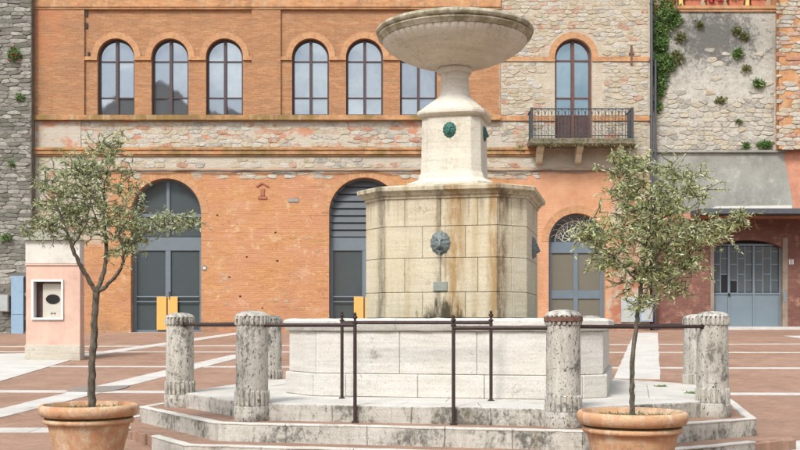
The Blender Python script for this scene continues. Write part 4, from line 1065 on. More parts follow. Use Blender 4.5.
# portal 3: panelled door with iron fanlight
def fan_door():
    c, hw, sp_ = 577, 28.3, 241.5; y = WY + .35; L, Rr = c - hw, c + hw
    P = frame_ring(c, hw, sp_, 333.5, .09, y - .08, y + .03)
    def bx(a, b, t, bt_, d0=.07): P.box(wx(a), wx(b), y - d0, y + .02, wz(bt_), wz(t))
    bx(L + 1, Rr - 1, 241.5, 252.5, .085); bx(c - 2.2, c + 2.2, 252.7, 333, .075); bx(L + 1, L + 4, 252.7, 333); bx(Rr - 4, Rr - 1, 252.7, 333); bx(L + 4.1, c - 2.3, 290, 298.5); bx(c + 2.3, Rr - 4.1, 290, 298.5)
    bx(L + 4.1, c - 2.3, 325, 333); bx(c + 2.3, Rr - 4.1, 325, 333)
    o = P.build('panelled_door', 'bluegrey', palazzo)
    for a, b in ((L + 3, c - 1), (c + 1, Rr - 3)):
        for t, bt_ in ((252, 291), (298, 326)): Part().box(wx(a), wx(b), y - .03, y - .01, wz(bt_), wz(t)).build('panel', 'paneT', o)
    Part().prism_y(clip_pane(arch_pts(c, hw, sp_, 333, 24, .02), wx(L), wx(Rr), wz(241.5), 99), y + .01, y + .03).build('pane', 'paneD', o)
    z0 = wz(241.5) + .02; x = wx(c); r1 = hw / F * WY - .1
    for rr in (.22, .48, .74):
        Part().tube([(x + rr * math.cos(R(a)), y - .03, z0 + rr * math.sin(R(a))) for a in range(0, 181, 10)], .016, 6).build('iron_ring', 'cream_panel', o, smooth=True)
    for a in range(10, 180, 16):
        aa = R(a); pts = [(x + (.22 + (r1 - .22) * t) * math.cos(aa + .16 * math.sin(t * 6.28)), y - .03, z0 + (.22 + (r1 - .22) * t) * math.sin(aa + .16 * math.sin(t * 6.28))) for t in [q / 8 for q in range(9)]]
        Part().tube(pts, .013, 6).build('iron_spoke', 'cream_panel', o, smooth=True)
        q = pts[5]; Part().tube([(q[0] + .07 * math.cos(R(b)), y - .035, q[2] + .07 * math.sin(R(b))) for b in range(0, 361, 45)], .012, 5).build('iron_scroll', 'cream_panel', o, smooth=True)
    Part().box(wx(L) - .08, wx(Rr) + .08, WY - .06, WY + .45, wz(338), wz(330.5)).build('threshold', 'strip', palazzo)
fan_door()
# balcony
def balcony():
    e = Part().box(wx(527), wx(628), WY - .95, WY + .05, wz(148.5), wz(143)).build('balcony_slab', 'mossy_slab', palazzo, .02)
    for px in (538.5, 577, 616.5):
        hw = .11; x = wx(px); prof = [(0, wz(148.6)), (-.72, wz(148.6)), (-.74, wz(151.5)), (-.6, wz(154)), (-.42, wz(156)), (-.34, wz(160)), (-.24, wz(163.5)), (0, wz(166))]
        P = Part(); n = len(prof); P.add([(x - hw, WY + a, z) for a, z in prof] + [(x + hw, WY + a, z) for a, z in prof], [tuple(range(n)), tuple(range(2 * n - 1, n - 1, -1))] + [(i, (i + 1) % n, n + (i + 1) % n, n + i) for i in range(n)])
        P.build('bracket', 'bracket', e, .012)
    yf = WY - .9; x0, x1 = wx(528.5), wx(626.5); zb, zt = wz(142.8), wz(113.5)
    for px0, px1 in ((528.5, 626.5),):
        rl = Part(); rl.box(x0, x1, yf - .02, yf + .02, zt - .035, zt); rl.box(x0, x1, yf - .015, yf + .015, zb + .08, zb + .105)
        for x in (x0, x1): rl.box(x - .02, x + .02, yf + .03, WY, zt - .035, zt); rl.box(x - .015, x + .015, yf + .03, WY, zb + .08, zb + .1)
        rl = rl.build('balcony_railing', 'balcony_iron', palazzo)
    for x in (x0, x1): Part().box(x - .045, x + .045, yf - .045, yf + .045, zb, zt + .02).build('corner_post', 'balcony_iron', rl)
    n = 30
    for i in range(1, n):
        x = x0 + (x1 - x0) * i / n; Part().box(x - .009, x + .009, yf - .009, yf + .009, zb, zt - .03).build('baluster', 'balcony_iron', rl)
    for i in range(0, n, 2):
        x = x0 + (x1 - x0) * (i + 1) / n; h = (x1 - x0) / n
        Part().tube([(x + h * .95 * math.cos(R(a)), yf, zt - .24 + .2 * math.sin(R(a))) for a in range(0, 181, 30)], .009, 5).build('hoop', 'balcony_iron', rl)
        for zz, rr in ((zt - .32, .07), (zb + .22, .075), (zb + .4, .06)):
            Part().tube([(x + rr * math.cos(R(a)), yf - .005, zz + rr * math.sin(R(a))) for a in range(20, 340, 40)], .008, 5).build('scroll', 'balcony_iron', rl)
    for sx in (x0, x1):
        for k in range(1, 8): Part().box(sx - .009, sx + .009, yf + k * .11 - .009, yf + k * .11 + .009, zb, zt - .03).build('baluster', 'balcony_iron', rl)
balcony()
sp = []
for _ in range(520):
    x = wx(random.uniform(526, 629)); b_ = Vector((x, WY - .95 - random.random() * .02, wz(random.choice((143.5, 148, 149))) + random.uniform(-.05, .04))); d = Vector((random.uniform(-1, 1), random.uniform(-.6, 0), random.uniform(-1, .5))).normalized()
    sp.append((b_, d, d.cross(rvec()).normalized(), random.uniform(.03, .11), .02))
tag(leaf_mesh('moss_fringe', sp, 'leafdry', palazzo), kind='stuff')
# small things fixed to the facade
pbox('number_plaque', 202.5, 206.5, 265.5, 270.5, .025, 'greycap'); pbox('number_plaque', 203.4, 205.8, 267.2, 268.8, .03, 'white')
pbox('stone_tablet', 288, 299, 198.5, 202, .03, 'greycap')
pbox('wall_bracket', 258, 267, 196.5, 199, .04, 'relief'); pbox('relief', 260.4, 264.8, 188.5, 196.4, .04, 'relief', bev=.02)
Part().prism_y([(wx(256), wz(186)), (wx(262.5), wz(182)), (wx(269), wz(186)), (wx(268), wz(187)), (wx(262.5), wz(183.6)), (wx(257), wz(187))], WY - .05, WY + .01).build('relief_hood', 'relief', palazzo)
pbox('tie_anchor', 630.2, 632.2, 46, 65, .06, 'rust'); pbox('tie_anchor', 628.8, 633.6, 53, 54.5, .065, 'rust')
for px, py in ((87, 14), (87, 26), (262, 0), (89, 55)): pbox('iron_cramp', px - 1, px + 1, py - 2.5, py + 2.5, .05, 'black')
random.seed(21)
for _ in range(26):
    px, py = random.choice([(random.uniform(206, 325), random.uniform(205, 312)), (random.uniform(40, 82), random.uniform(45, 110))]); w = random.uniform(.8, 2.2)
    pbox('hole_shade' if w < 1.3 else 'inset_stone', px - w, px + w, py - w * .7, py + w * .6, .012, 'peel' if w > 1.3 else 'black', wall, back=.02)  # small ones: black blocks on the wall, the shade inside put-log holes as colour
P = Part(); pts = [(wx(px), WY - .07 - (.02 if k % 2 else 0), wz(171.2 + .9 * math.sin(k * 1.7))) for k, px in enumerate(range(84, 645, 16))]; P.tube(pts, .022, 6)
cable = P.build('wall_cable', 'cable', None, smooth=True); tag(cable, 'thin grey cable sagging along the string course above the arched doors', 'cable')
# rubble parts of the facade
def blk(px, py, w, h):
    for (c, hw, sp_, bt, d) in openings:
        rad = hw + 7.5
        if abs(px - c) < rad + w / 2 and sp_ - 4 < py < bt + 4: return True
        if py <= sp_ and math.hypot(max(0, abs(px - c) - w * .4), py - sp_) < rad + h * .4: return True
    return False
def acc(px, py):
    v = mnoise.noise(Vector((px * .03, py * .05, 1.7)))
    if py > 172 and px < 120: return .85 if px < 100 + 18 * v and py < 238 else 0
    if py > 156: return .8 if v > -.35 else .35
    if px > 500: return .96 if v > -.3 else .5
    if py > 121: return .9 if v > -.28 else .12
    return .9
rubble(wall, [(34, 121.5, 500, 147.5), (34, 157.5, 110, 240), (110, 157.5, 540, 168), (110, 171.5, 540, 179)], WY - .0, CREAM, 'stone', [5, 6, 2, 1, 3, 1], .36, .15, .016, 170, 5, acc, blk, .006, .3)
rubble(wall, [(501, -6, 648, 56.5), (501, 62, 648, 115.5), (501, 121.5, 648, 150)], WY - .0, CREAM, 'stone', [8, 5, 5, 2, 2, 1], .31, .14, .018, 130, 6, acc, blk, .006, .3)

# ------------------------------------------------------------------ old grey stone tower, left
TY = 36.6
tower = empty('stone_tower', ((-30 - 400) / F * TY, TY, gz(-15, TY)), 'old dark grey rubble stone wall at the far left of the palazzo', 'wall')
tx = lambda p: (p - 400) / F * TY; tz = lambda p: EYE + (HOR - p) / F * TY
tw_ = Part().box(tx(-280), tx(31.5), TY, TY + 6, tz(348), tz(-110)).build('wall', 'mortar_grey', tower)
rubble(tw_, [(-30, -8, 31.2, 336)], TY, GREY, 'stone', [3, 4, 4, 2], .44, .14, .03, 300, 8, lambda px, py: .97 if not (8 < px < 26 and py > 272) else 0, None, .007, .24)
rubble(tw_, [(-280, -8, -30.2, 336)], TY, GREY, 'stone', [3, 4, 4, 2], .44, .14, .03, 0, 18, None, None, .007, .24)
e = empty('metal_door', (tx(18), TY - .1, tz(334)), 'narrow pale blue metal door in the grey stone wall', 'door')
d = Part().box(tx(12.3), tx(24.5), TY - .12, TY - .06, tz(335), tz(277.5)).build('leaf', 'sheetblue', e, .006)
Part().box(tx(12.8), tx(24), TY - .135, TY - .12, tz(314.2), tz(313.2)).build('rail', 'sheetblue', e)
Part().box(tx(11.8), tx(25), TY - .11, TY + .02, tz(277.4), tz(276)).build('lintel', 'sheetblue', e)
e = empty('meter_box', (tx(5), TY - .1, tz(312)), 'small pale grey meter box on the grey stone wall beside the blue door', 'box')
Part().box(tx(1.5), tx(10.5), TY - .2, TY - .05, tz(312), tz(294.5)).build('case', 'greycap', e, .01); Part().box(tx(2.2), tx(9.8), TY - .215, TY - .2, tz(311), tz(295.5)).build('cover', 'notice', e, .005)

# ------------------------------------------------------------------ pink pillar with a niche
KY = 22.9
kx = lambda p: (p - 400) / F * KY; kz = lambda p: EYE + (HOR - p) / F * KY
kio = empty('plaster_pillar', (kx(52), KY, gz(kx(52), KY)), 'pink plastered pillar with a white framed niche holding a black oval sign', 'pillar')
KD = .3
gb = gz(kx(25), KY) - .1
bm_ = Part()
for a, b, t, bt in ((26, 31.8, 264, 345), (63.6, 80, 264, 345), (31.8, 63.6, 264, 279.5), (31.8, 63.6, 319.8, 345)): bm_.box(kx(a), kx(b), KY, KY + KD, kz(bt), kz(t))
bm_.box(kx(31.8), kx(63.6), KY + .2, KY + KD - .002, kz(319.8), kz(279.5)); bm_.build('shaft', 'pink', kio)
Part().box(kx(25), kx(80.3), KY - .02, KY + KD + .02, gb, kz(345)).build('plinth', 'trav', kio, .01)
Part().box(kx(25.6), kx(80), KY - .015, KY + KD + .015, kz(263.8), kz(240)).build('head_block', 'whitewash', kio, .01)
Part().box(kx(25.2), kx(80.4), KY - .03, KY + KD + .03, kz(265.2), kz(263.9)).build('moulding', 'pink', kio)
P = Part(); P.add([(kx(24), KY - .1, kz(240)), (kx(82), KY - .1, kz(240)), (kx(82), KY + KD + .1, kz(240)), (kx(24), KY + KD + .1, kz(240)), (kx(40), KY + KD / 2, kz(228)), (kx(64), KY + KD / 2, kz(228))], [(0, 1, 5, 4), (1, 2, 5), (2, 3, 4, 5), (3, 0, 4), (3, 2, 1, 0)]); P.build('cap', 'greycap', kio)
fr = Part()
for a, b, t, bt in ((31.8, 34, 279.5, 319.8), (61.6, 63.6, 279.5, 319.8), (34, 61.6, 279.5, 281.6), (34, 61.6, 317.6, 319.8)): fr.box(kx(a), kx(b), KY - .04, KY + .19, kz(bt), kz(t))
fr.build('niche_frame', 'white', kio)
sg = Part().box(kx(41), kx(61.5), KY + .12, KY + .14, kz(317.5), kz(283.5)).build('sign_board', 'cream_panel', kio)
Part().prism_y([(kx(51.2) + .155 * math.cos(R(a)), kz(299) + .105 * math.sin(R(a))) for a in range(0, 360, 12)], KY + .105, KY + .118).build('black_oval', 'black', sg)
for k, w in enumerate((.9, .6, 1.0)): Part().box(kx(49.2 + k * 1.7), kx(49.2 + k * 1.7 + w), KY + .112, KY + .119, kz(314.2 - (k % 2) * .3), kz(312.6)).build('mark', 'black', sg)
Part().box(kx(34.2), kx(41), KY + .16, KY + .19, kz(317.5), kz(281.8)).build('niche_back', 'oldwood', kio)

# ------------------------------------------------------------------ retaining wall, terrace, garage
RY = 37.4
rx = lambda p: (p - 400) / F * RY; rz = lambda p: EYE + (HOR - p) / F * RY
ret = empty('retaining_wall', (rx(715), RY, gz(11, RY)), 'weathered rubble retaining wall with black lichen below a flowered terrace', 'wall')
rw = Part().box(rx(650.5), rx(979), RY, RY + 5, rz(150.5), rz(9.5)).build('wall', 'rwall', ret)
Part().box(rx(650.5), rx(800), RY + .5, RY + .8, rz(9), rz(-40)).build('parapet', 'peel', ret)
Part().box(rx(650.5), rx(790), RY - .1, RY + .06, rz(9.4), rz(6.2)).build('ledge', 'band', ret)
Part().box(rx(650.5), rx(788), RY - .06, RY + .06, rz(12), rz(9.5)).build('ledge', 'band', ret)
def acr(px, py):
    v = mnoise.noise(Vector((px * .035, py * .05, 9.2)))
    return (.95 if py > 100 else (.4 if v > .1 else .05) if py > 72 else (.15 if v > .2 else .02))
rubble(rw, [(653, 15, 774, 150)], RY, CREAM, 'stone', [4, 7, 1, 0, 6, 0], .34, .17, .024, 260, 12, acr, None, .007, .32)
pier = empty('masonry_pier', (rx(800), RY - .4, gz(14, RY)), 'pier of mixed orange brick and pale stone beside the retaining wall', 'pier')
pw_ = Part().box(rx(775.5), rx(980), RY - .35, RY + 1, rz(150.5), rz(-60)).build('wall', 'band', pier)
rubble(pw_, [(776, -6, 805, 150)], RY - .35, CREAM, 'stone', [3, 4, 2, 1, 2, 3], .45, .15, .03, 200, 14, lambda px, py: .7, None, .01, .2)
rubble(pw_, [(805.3, -6, 979, 150)], RY - .35, CREAM, 'stone', [3, 4, 2, 1, 2, 3], .45, .15, .03, 0, 19, lambda px, py: .7, None, .01, .2)
# plastered zone and garage below
gar = empty('garage_front', (rx(725), RY - .2, gz(12, RY)), 'red brick garage front under grey cement wall and projecting roof edge', 'building')
P = Part(); P.prism_y([(rx(652), rz(213)), (rx(794), rz(213)), (rx(783), rz(153)), (rx(652), rz(153))], RY - .055, RY + .3); P.build('cement_panel', 'cement', gar)
Part().box(rx(652), rx(980), RY - .04, RY + .3, rz(219), rz(150.6)).build('side_masonry', 'pier_side', gar)
Part().box(rx(652), rx(786), RY - .16, RY + .1, rz(153), rz(150.7)).build('coping', 'cement', gar)
P = Part(); P.prism_y([(rx(700), rz(213)), (rx(792), rz(213)), (rx(791), rz(205.5)), (rx(716), rz(206.5))], RY - .07, RY - .03); P.build('whitewashed_edge', 'whitewash', gar)
cn = Part(); cn.add([(rx(690), RY - 1.7, rz(218.6)), (rx(980), RY - 1.7, rz(218.6)), (rx(980), RY + .1, rz(216)), (rx(690), RY + .1, rz(216)), (rx(690), RY - 1.7, rz(213.6)), (rx(980), RY - 1.7, rz(213.6)), (rx(980), RY + .1, rz(211)), (rx(690), RY + .1, rz(211))],
       [(0, 1, 2, 3), (7, 6, 5, 4), (0, 4, 5, 1), (1, 5, 6, 2), (2, 6, 7, 3), (3, 7, 4, 0)]); cn.build('canopy', 'pipe', gar)
for a, b in ((652, 707), (713, 0)): pass
gw = Part()
for a, b, t, bt in ((652, 712.5, 219, 345), (784, 981, 219, 345)): gw.box(rx(a), rx(b), RY - .05, RY + 1.5, rz(bt), rz(t))
# arched head over the door
cA, hA = 748, 35.5
hd = [(rx(712.5), rz(219)), (rx(712.5), rz(252))] + [(rx(748 + 35.5 * math.cos(R(180 - a))), rz(252 - 12 * math.sin(R(a)))) for a in range(0, 181, 10)] + [(rx(784), rz(252)), (rx(784), rz(219))]
n = len(hd) - 4
for i in range(1, len(hd) - 2):
    (xa, za), (xb, zb_) = hd[i], hd[i + 1]
    if abs(xb - xa) > 1e-4: gw.prism_y([(xa, za), (xb, zb_), (xb, rz(219)), (xa, rz(219))], RY - .05, RY + .35)
gw.build('garage_wall', 'redbrick', gar)
for a, b in ((710, 713.5), (782, 787)): Part().box(rx(a), rx(b), RY - .075, RY + .2, rz(333), rz(238)).build('jamb_plaster', 'jamb', gar)
Part().box(rx(782.5), rx(785), RY - .09, RY, rz(302), rz(291)).build('blue_patch', 'garageblue', gar)
Part().prism_y([(rx(748 + 35.2 * math.cos(R(a))), rz(252 - 12 * math.sin(R(a)))) for a in range(0, 181, 10)] + [(rx(713), rz(330)), (rx(783), rz(330))], RY + .30, RY + .34).build('door_lining', 'black', gar)
gd = Part(); yg = RY + .22; ZT_, ZM, ZBt = 244, 293, 327
leaf_x = [714, 730.5, 755.5, 782]
for x in leaf_x: gd.box(rx(x - 1.1), rx(x + 1.1), yg - .05, yg + .03, rz(ZBt), rz(ZT_))
gd.box(rx(713), rx(783), yg - .045, yg + .03, rz(ZT_ + 1.5), rz(ZT_ - .6)); gd.box(rx(713), rx(783), yg - .045, yg + .03, rz(ZM + 1.5), rz(ZM - .5))
gdo = gd.build('garage_door', 'garageblue', gar)
for i in range(3):
    a, b = leaf_x[i] + 1.2, leaf_x[i + 1] - 1.2
    Part().box(rx(a), rx(b), yg - .02, yg + .015, rz(ZBt), rz(ZM + 1.6)).build('lower_panel', 'garageblue', gdo, .004)
    nc = (2, 3, 3)[i]
    for c in range(nc):
        x0_, x1_ = a + (b - a) * c / nc, a + (b - a) * (c + 1) / nc
        cuts = [245.5] + ([258, 274, 292.3] if c % 2 else [251, 264, 280, 292.3])
        for k in range(len(cuts) - 1):
            dark = (i == 0 and c == 1 and k == 2) or (i == 1 and c == 0 and k == 3)
            Part().box(rx(x0_) + .022, rx(x1_) - .022, yg, yg + .012, rz(cuts[k + 1]) + .02, rz(cuts[k]) - .02).build('pane', 'black' if dark else 'paneG', gdo)
        if c: Part().box(rx(x0_) - .02, rx(x0_) + .02, yg - .02, yg + .02, rz(292.5), rz(245.5)).build('muntin', 'garageblue', gdo)
        for k in cuts[1:-1]: Part().box(rx(x0_) + .02, rx(x1_) - .02, yg - .017, yg + .017, rz(k) - .018, rz(k) + .018).build('muntin', 'garageblue', gdo)
Part().box(rx(729.6), rx(731.4), yg - .09, yg - .05, rz(296), rz(293)).build('lock', 'black', gdo)
Part().box(rx(700), rx(980), RY - .2, RY + .6, rz(336), rz(326.6)).build('threshold', 'strip', gar)
for k, (a, b) in enumerate(((788.5, 789.6), (790.4, 791.2), (791.9, 793))): Part().box(rx(a), rx(b), RY - .06, RY - .05, rz(264.5), rz(259.5)).build('painted_mark', 'white', gar)
# posters and a box at the foot of the palazzo's end
e = empty('notice_board', (wx(630), WY - .05, wz(300)), 'pale notice sheet pasted on the patched wall behind the slender olive', 'notice')
Part().box(wx(621), wx(637), WY - .05, WY - .005, wz(322), wz(297)).build('sheet', 'notice', e)
e = empty('utility_cabinet', (wx(644), WY - .2, wz(325)), 'pale blue grey utility cabinet on the wall below the drainpipe', 'box')
Part().box(wx(638.5), wx(651), WY - .3, WY - .002, wz(322), wz(300)).build('case', 'sheetblue', e, .01); Part().box(wx(639.5), wx(650), WY - .315, WY - .3, wz(321), wz(301)).build('cover', 'notice', e, .006)
# drainpipes
def pipe(px, py0, py1, r_, Y, label):
    X = (px - 400) / F * Y; z0, z1 = EYE + (HOR - py1) / F * Y, EYE + (HOR - py0) / F * Y
    e = empty('drainpipe', (X, Y, z0), label, 'drainpipe'); Part().tube([(X, Y, z0), (X, Y, z1)], r_, 12).build('pipe', 'pipe', e, smooth=True)
    z = z0 + .5
    while z < z1: Part().tube([(X, Y, z - .03), (X, Y, z + .03)], r_ * 1.3, 12).build('clip', 'pipe', e, smooth=True); Part().box(X - .02, X + .02, Y, WY + .02, z - .02, z + .02).build('clip', 'pipe', e); z += 2.0
pipe(651.5, -20, 186, .055, WY - .09, 'dark zinc drainpipe running down the palazzo corner to a cut end')
pipe(655.5, 60, 330, .04, WY - .02, 'thin grey drainpipe beside the dark one, reaching the ground')
# flower boxes on the terrace
for k, (a, b) in enumerate(((663, 677), (684, 701), (706, 724), (728, 744), (750, 766))):
    Y = RY + .05; x0_, x1_ = rx(a), rx(b); z0, z1 = rz(6.1), rz(-1)
    e = empty('flower_box', ((x0_ + x1_) / 2, Y, z0), ('orange flower box at the ivy end of the terrace ledge', 'second orange flower box counted from the ivy on the terrace ledge', 'middle orange flower box on the terrace ledge', 'orange flower box beside the yellow glazed block nearest the wall lamp', 'orange flower box standing over the wall lamp')[k], 'planter', 'flower boxes on the terrace ledge')
    P = Part(); P.add([(x0_ + .05, Y - .1, z0), (x1_ - .05, Y - .1, z0), (x1_ - .05, Y + .1, z0), (x0_ + .05, Y + .1, z0), (x0_, Y - .14, z1), (x1_, Y - .14, z1), (x1_, Y + .14, z1), (x0_, Y + .14, z1)], [(3, 2, 1, 0), (4, 5, 6, 7), (0, 1, 5, 4), (1, 2, 6, 5), (2, 3, 7, 6), (3, 0, 4, 7)]); P.build('box', 'planter', e, .01)
    Part().box(x0_ - .02, x1_ + .02, Y - .16, Y + .16, z1 - .05, z1).build('lip', 'planter', e, .008)
    sp = []
    for _ in range(160):
        b_ = Vector((rng.uniform(x0_, x1_), Y + rng.uniform(-.15, .12), z1 - rng.uniform(-.15, .1))); d = (rvec() + Vector((0, -.5, .5))).normalized(); sp.append((b_, d, d.cross(rvec()).normalized(), rng.uniform(.06, .1), .05))
    tag(leaf_mesh('plant', sp, 'leaf', e), kind='stuff')
    if k in (0, 2):
        P = Part()
        for _ in range(9): x, z = rng.uniform(x0_, x1_), z1 + rng.uniform(-.12, .1); P.box(x - .04, x + .04, Y - .22, Y - .16, z - .04, z + .04)
        P.build('blossom', 'flower', e)
for px in (680.5, 747): o = Part().box(rx(px - 2), rx(px + 2), RY - .06, RY + .2, rz(6.1), rz(-2)).build('glazed_block', 'yellow', None, .01); tag(o, 'small yellow glazed block between flower boxes, ' + ('near the ivy' if px < 700 else 'near the wall lamp'), 'block', 'glazed blocks on the terrace ledge')
# wall lamp
lmp = empty('wall_lamp', (rx(766), RY - .1, rz(6)), 'flat grey street lamp on a bracket at the corner of the terrace', 'lamp')
Part().tube([(rx(774), RY - .36, rz(-2)), (rx(772), RY - .8, rz(1)), (rx(766), RY - 1.2, rz(3))], .03, 8).build('arm', 'pipe', lmp, smooth=True)
P = Part(); P.add([(rx(755), RY - 1.5, rz(8.6)), (rx(763), RY - 1.55, rz(7.6)), (rx(767.5), RY - 1.1, rz(4)), (rx(759), RY - 1.05, rz(5)), (rx(755), RY - 1.5, rz(6.6)), (rx(763), RY - 1.55, rz(5.4)), (rx(767), RY - 1.7, rz(2)), (rx(759), RY - 1.05, rz(3))], [(3, 2, 1, 0), (4, 5, 6, 7), (0, 1, 5, 4), (1, 2, 6, 5), (2, 3, 7, 6), (3, 0, 4, 7)]); P.build('head', 'greycap', lmp, .01)
P = Part(); P.add([(rx(756.3), RY - 1.48, rz(8.9)), (rx(762), RY - 1.5, rz(8.1)), (rx(765.8), RY - 1.15, rz(5)), (rx(759.5), RY - 1.12, rz(5.6))], [(0, 1, 2, 3)]); P.build('diffuser', 'white', lmp)
# plants rooted in the walls
def wall_plant(px, py, rpx, n, Y, label, mat='leaf', squash=.8, L=.11, flower=0):
    X, Z = on_wall(px, py, Y); rr = rpx / F * Y; e = empty('wall_plant', (X, Y, Z - rr * .4), label, 'plant', 'plants growing on the walls'); sp = []; stems = Part()
    for _ in range(max(5, n // 30)):
        t = Vector((X + rng.uniform(-1, 1) * rr * .8, Y - rng.uniform(.1, .45) * max(.6, rr), Z + rng.uniform(-.8, .9) * rr * squash)); stems.tube([(X, Y + .02, Z - rr * .3), ((X + t.x) / 2, (Y + t.y) / 2, (Z - rr * .3 + t.z) / 2 + .04), tuple(t)], [.012, .008, .003], 4)
    for _ in range(n):
        while True:
            v = Vector((rng.uniform(-1, 1), rng.uniform(-1, 0), rng.uniform(-1, 1)))
            if v.length < 1: break
        q = 1 + .35 * mnoise.noise(v * 2.2 + Vector((px, py, 0)))
        p = Vector((X + v.x * rr * q, Y - .02 + v.y * rr * .7, Z + v.z * rr * squash * q)); d = (rvec() + Vector((0, -.4, .1))).normalized(); l = rng.uniform(.6, 1.2) * L
        sp.append((p, d, d.cross(rvec()).normalized(), l, l * .55))
    stems.build('stem', 'bark', e); tag(leaf_mesh('foliage', sp, mat, e), kind='stuff')
    if flower:
        P = Part()
        for _ in range(flower): x, z = X + rng.uniform(-1, 1) * rr, Z + rng.uniform(-1, 1) * rr; P.lathe([(.001, z - .03), (.05, z), (.001, z + .03)], x, Y - rr * .6, 7)
        P.build('blossom', 'flower', e)
for a in ((660, 30, 7, 180, 'leafy tuft linking the hanging bush to the round bush by the drainpipe', 'leaf', 1.1), (660, 79, 7, 170, 'trailing tuft hanging below the broad green bush', 'leaf', 1.3), (664, 12, 12, 420, 'leafy green bush hanging from the terrace corner beside the drainpipe', 'leaf', 1.3), (675, 21, 6, 130, 'small dark green tuft below the first flower box', 'leaf', 1.1),
          (659, 44, 8.5, 300, 'round green bush beside the drainpipe under the hanging bush', 'leaf', .85), (661, 64, 11, 420, 'broad green bush beside the drainpipe at balcony door height', 'leaf', .8), (676, 58, 6, 120, 'thin yellowish shoots beside the broad green bush', 'leafdry', .9),
          (659, 93, 5, 110, 'small tuft low on the retaining wall beside the drainpipe', 'leaf', 1.1), (657, 107, 4, 80, 'lowest tuft beside the drainpipe', 'leaf', 1.2), (680, 38, 6, 90, 'dry yellow tuft on the rubble wall near the green bushes', 'leafdry', 1),
          (699, 25, 4, 50, 'sparse dry tuft high on the lichened wall', 'leafdry', .8), (736, 31, 5, 80, 'yellow-green tuft beneath the lamp', 'leafdry', .8), (744, 37, 5, 80, 'dry tuft just beside the yellow-green one below the lamp', 'leafdry', .8), (737, 54, 6, 140, 'fresh green tuft in the middle of the rubble wall', 'leaf', .8),
          (746, 69, 5, 60, 'sparse tuft right of the middle of the rubble wall', 'leafdry', .6), (758, 84, 5.5, 130, 'round green tuft near the brick pier', 'leaf', .9), (720, 101, 6, 70, 'flat sparse tuft low on the rubble wall', 'leafdry', .45),
          (764, 145, 8, 160, 'green tuft on the cement coping', 'leaf', .45), (745, 146, 4, 60, 'tiny tuft on the cement coping', 'leaf', .6), (738, 122, 3, 30, 'tiny dry tuft in the rubble above the coping', 'leafdry', .6)):
    nearpipe = a[0] < 678; wall_plant(a[0], a[1], a[2] * (1.22 if nearpipe else 1.05), int(a[3] * (1.9 if nearpipe else 1.3)), RY, a[4], a[5], a[6] * (1.1 if nearpipe else 1))
wall_plant(15, 55, 7.5, 240, TY - .02, 'flowering plant with red blossoms high on the grey stone wall', 'leaf', .9, .1, 6)
for px, py, r_, k, lb in ((20, 98, 4, 60, 'small weed in the grey stone wall under the flowering plant'), (12, 165, 4, 50, 'small weed halfway down the grey stone wall'), (7, 238, 6, 90, 'dark weed low on the grey stone wall')): wall_plant(px, py, r_, k, TY - .02, lb, 'leaf', .7)
wall_plant(521, 150, 6, 120, WY, 'dry weeds hanging at the balcony slab end', 'leafdry', .7, .08); wall_plant(632, 147, 4, 70, WY, 'dry weeds at the other balcony slab end by the drainpipe', 'leafdry', .6, .08)
# weeds on the platform
def ground_weed(x, y, z, rr, n, label):
    e = empty('weed', (x, y, z), label, 'plant', 'weeds on the platform'); sp = []
    for _ in range(n):
        d = (Vector((rng.uniform(-1, 1), rng.uniform(-1, 1), rng.uniform(.2, .9)))).normalized(); sp.append((Vector((x + rng.uniform(-rr, rr), y + rng.uniform(-rr, rr), z)), d, d.cross(rvec()).normalized(), rng.uniform(.02, .05), .014))
    tag(leaf_mesh('leaves', sp, 'leaf', e), kind='stuff')
def on_plane(px, py, z): Y = (EYE - z) * F / (py - HOR); return ((px - 400) / F * Y, Y, z)
ground_weed(*on_plane(662, 387, Z_PLAT), .06, 60, 'green weed growing alone between platform slabs')
ground_weed(*on_plane(694, 394, Z_PLAT), .09, 70, 'weeds at the edge of the platform beside the black-stained bollard')

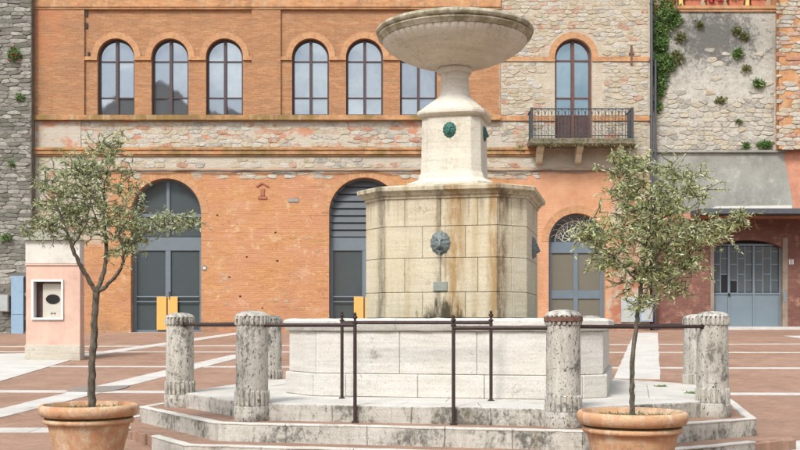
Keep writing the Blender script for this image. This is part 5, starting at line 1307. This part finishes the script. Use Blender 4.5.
# ------------------------------------------------------------------ houses across the square (seen only as reflections in the glass)
M['ochre'] = simple('ochre_plaster', hexc(190, 160, 120), .9, .15, 1.2, dirt=hexc(130, 110, 90)); M['tile'] = simple('roof_tiles', hexc(150, 104, 80), .9, .3, 4, dirt=hexc(90, 76, 64)); M['greyplaster'] = simple('grey_plaster', hexc(160, 152, 138), .9, .15, 1.2, dirt=hexc(110, 102, 92))
def house(x0, x1, Y, h, rise, mat, label, gable=False, cat='house'):
    g = gz((x0 + x1) / 2, Y); e = empty('town_house' if cat == 'house' else 'church', ((x0 + x1) / 2, Y, g), label, cat)
    D = 9
    w = Part().box(x0, x1, Y - D, Y, g - .5, g + h); xm = (x0 + x1) / 2
    if gable: w.prism_y([(x0, g + h), (x1, g + h), (xm, g + h + rise)], Y - D, Y)
    w = w.build('wall', mat, e)
    R_ = Part(); o = .5
    if gable: R_.add([(x0 - o, Y + o, g + h - .2), (xm, Y + o, g + h + rise + .1), (xm, Y - D, g + h + rise + .1), (x0 - o, Y - D, g + h - .2), (x1 + o, Y + o, g + h - .2), (x1 + o, Y - D, g + h - .2), (x0 - o, Y + o, g + h + .1), (xm, Y + o, g + h + rise + .4), (xm, Y - D, g + h + rise + .4), (x0 - o, Y - D, g + h + .1), (x1 + o, Y + o, g + h + .1), (x1 + o, Y - D, g + h + .1)],
                     [(0, 1, 2, 3), (1, 4, 5, 2), (6, 9, 8, 7), (7, 8, 11, 10), (0, 6, 7, 1), (1, 7, 10, 4), (0, 3, 9, 6), (4, 10, 11, 5)])
    else: R_.add([(x0 - o, Y + o, g + h), (x1 + o, Y + o, g + h), (x1 + o, Y - D - o, g + h), (x0 - o, Y - D - o, g + h), (x0 - o, Y - D / 2, g + h + rise), (x1 + o, Y - D / 2, g + h + rise)], [(0, 1, 5, 4), (2, 3, 4, 5), (0, 4, 3), (1, 2, 5), (3, 2, 1, 0)])
    R_.build('roof', 'tile', e)
    n = max(1, int((x1 - x0) / 3.2)); fl = int(h / 3.6)
    for f_ in range(fl):
        for i in range(n):
            x = x0 + (x1 - x0) * (i + .5) / n; z = g + 1 + f_ * 3.5
            if f_ == 0 and i == n // 2:
                d_ = Part().box(x - .6, x + .6, Y + .01, Y + .06, g, g + 2.5).build('door', 'oldwood', e); Part().box(x + .4, x + .46, Y + .06, Y + .12, g + 1.1, g + 1.2).build('handle', 'black', d_); continue
            wn_ = Part().box(x - .6, x + .6, Y + .01, Y + .07, z, z + 1.7).build('window', 'white', e); Part().box(x - .5, x + .5, Y + .07, Y + .08, z + .1, z + 1.6).build('pane', 'paneD', wn_)
house(-62, -36, -24, 11, 2, 'ochre', 'ochre plastered house across the square beside the church'); house(-35, -13, -26, 19.5, 6, 'greyplaster', 'tall grey church with a gabled front across the square', True, 'church')
house(-12, 8, -23, 10.5, 2, 'ochre', 'ochre plastered house across the square next to the gabled church'); house(8.5, 30, -23.5, 12, 2.2, 'greyplaster', 'grey plastered house across the square between two ochre houses'); house(30.5, 60, -24, 10, 2, 'ochre', 'ochre plastered house across the square at the far end of the row')
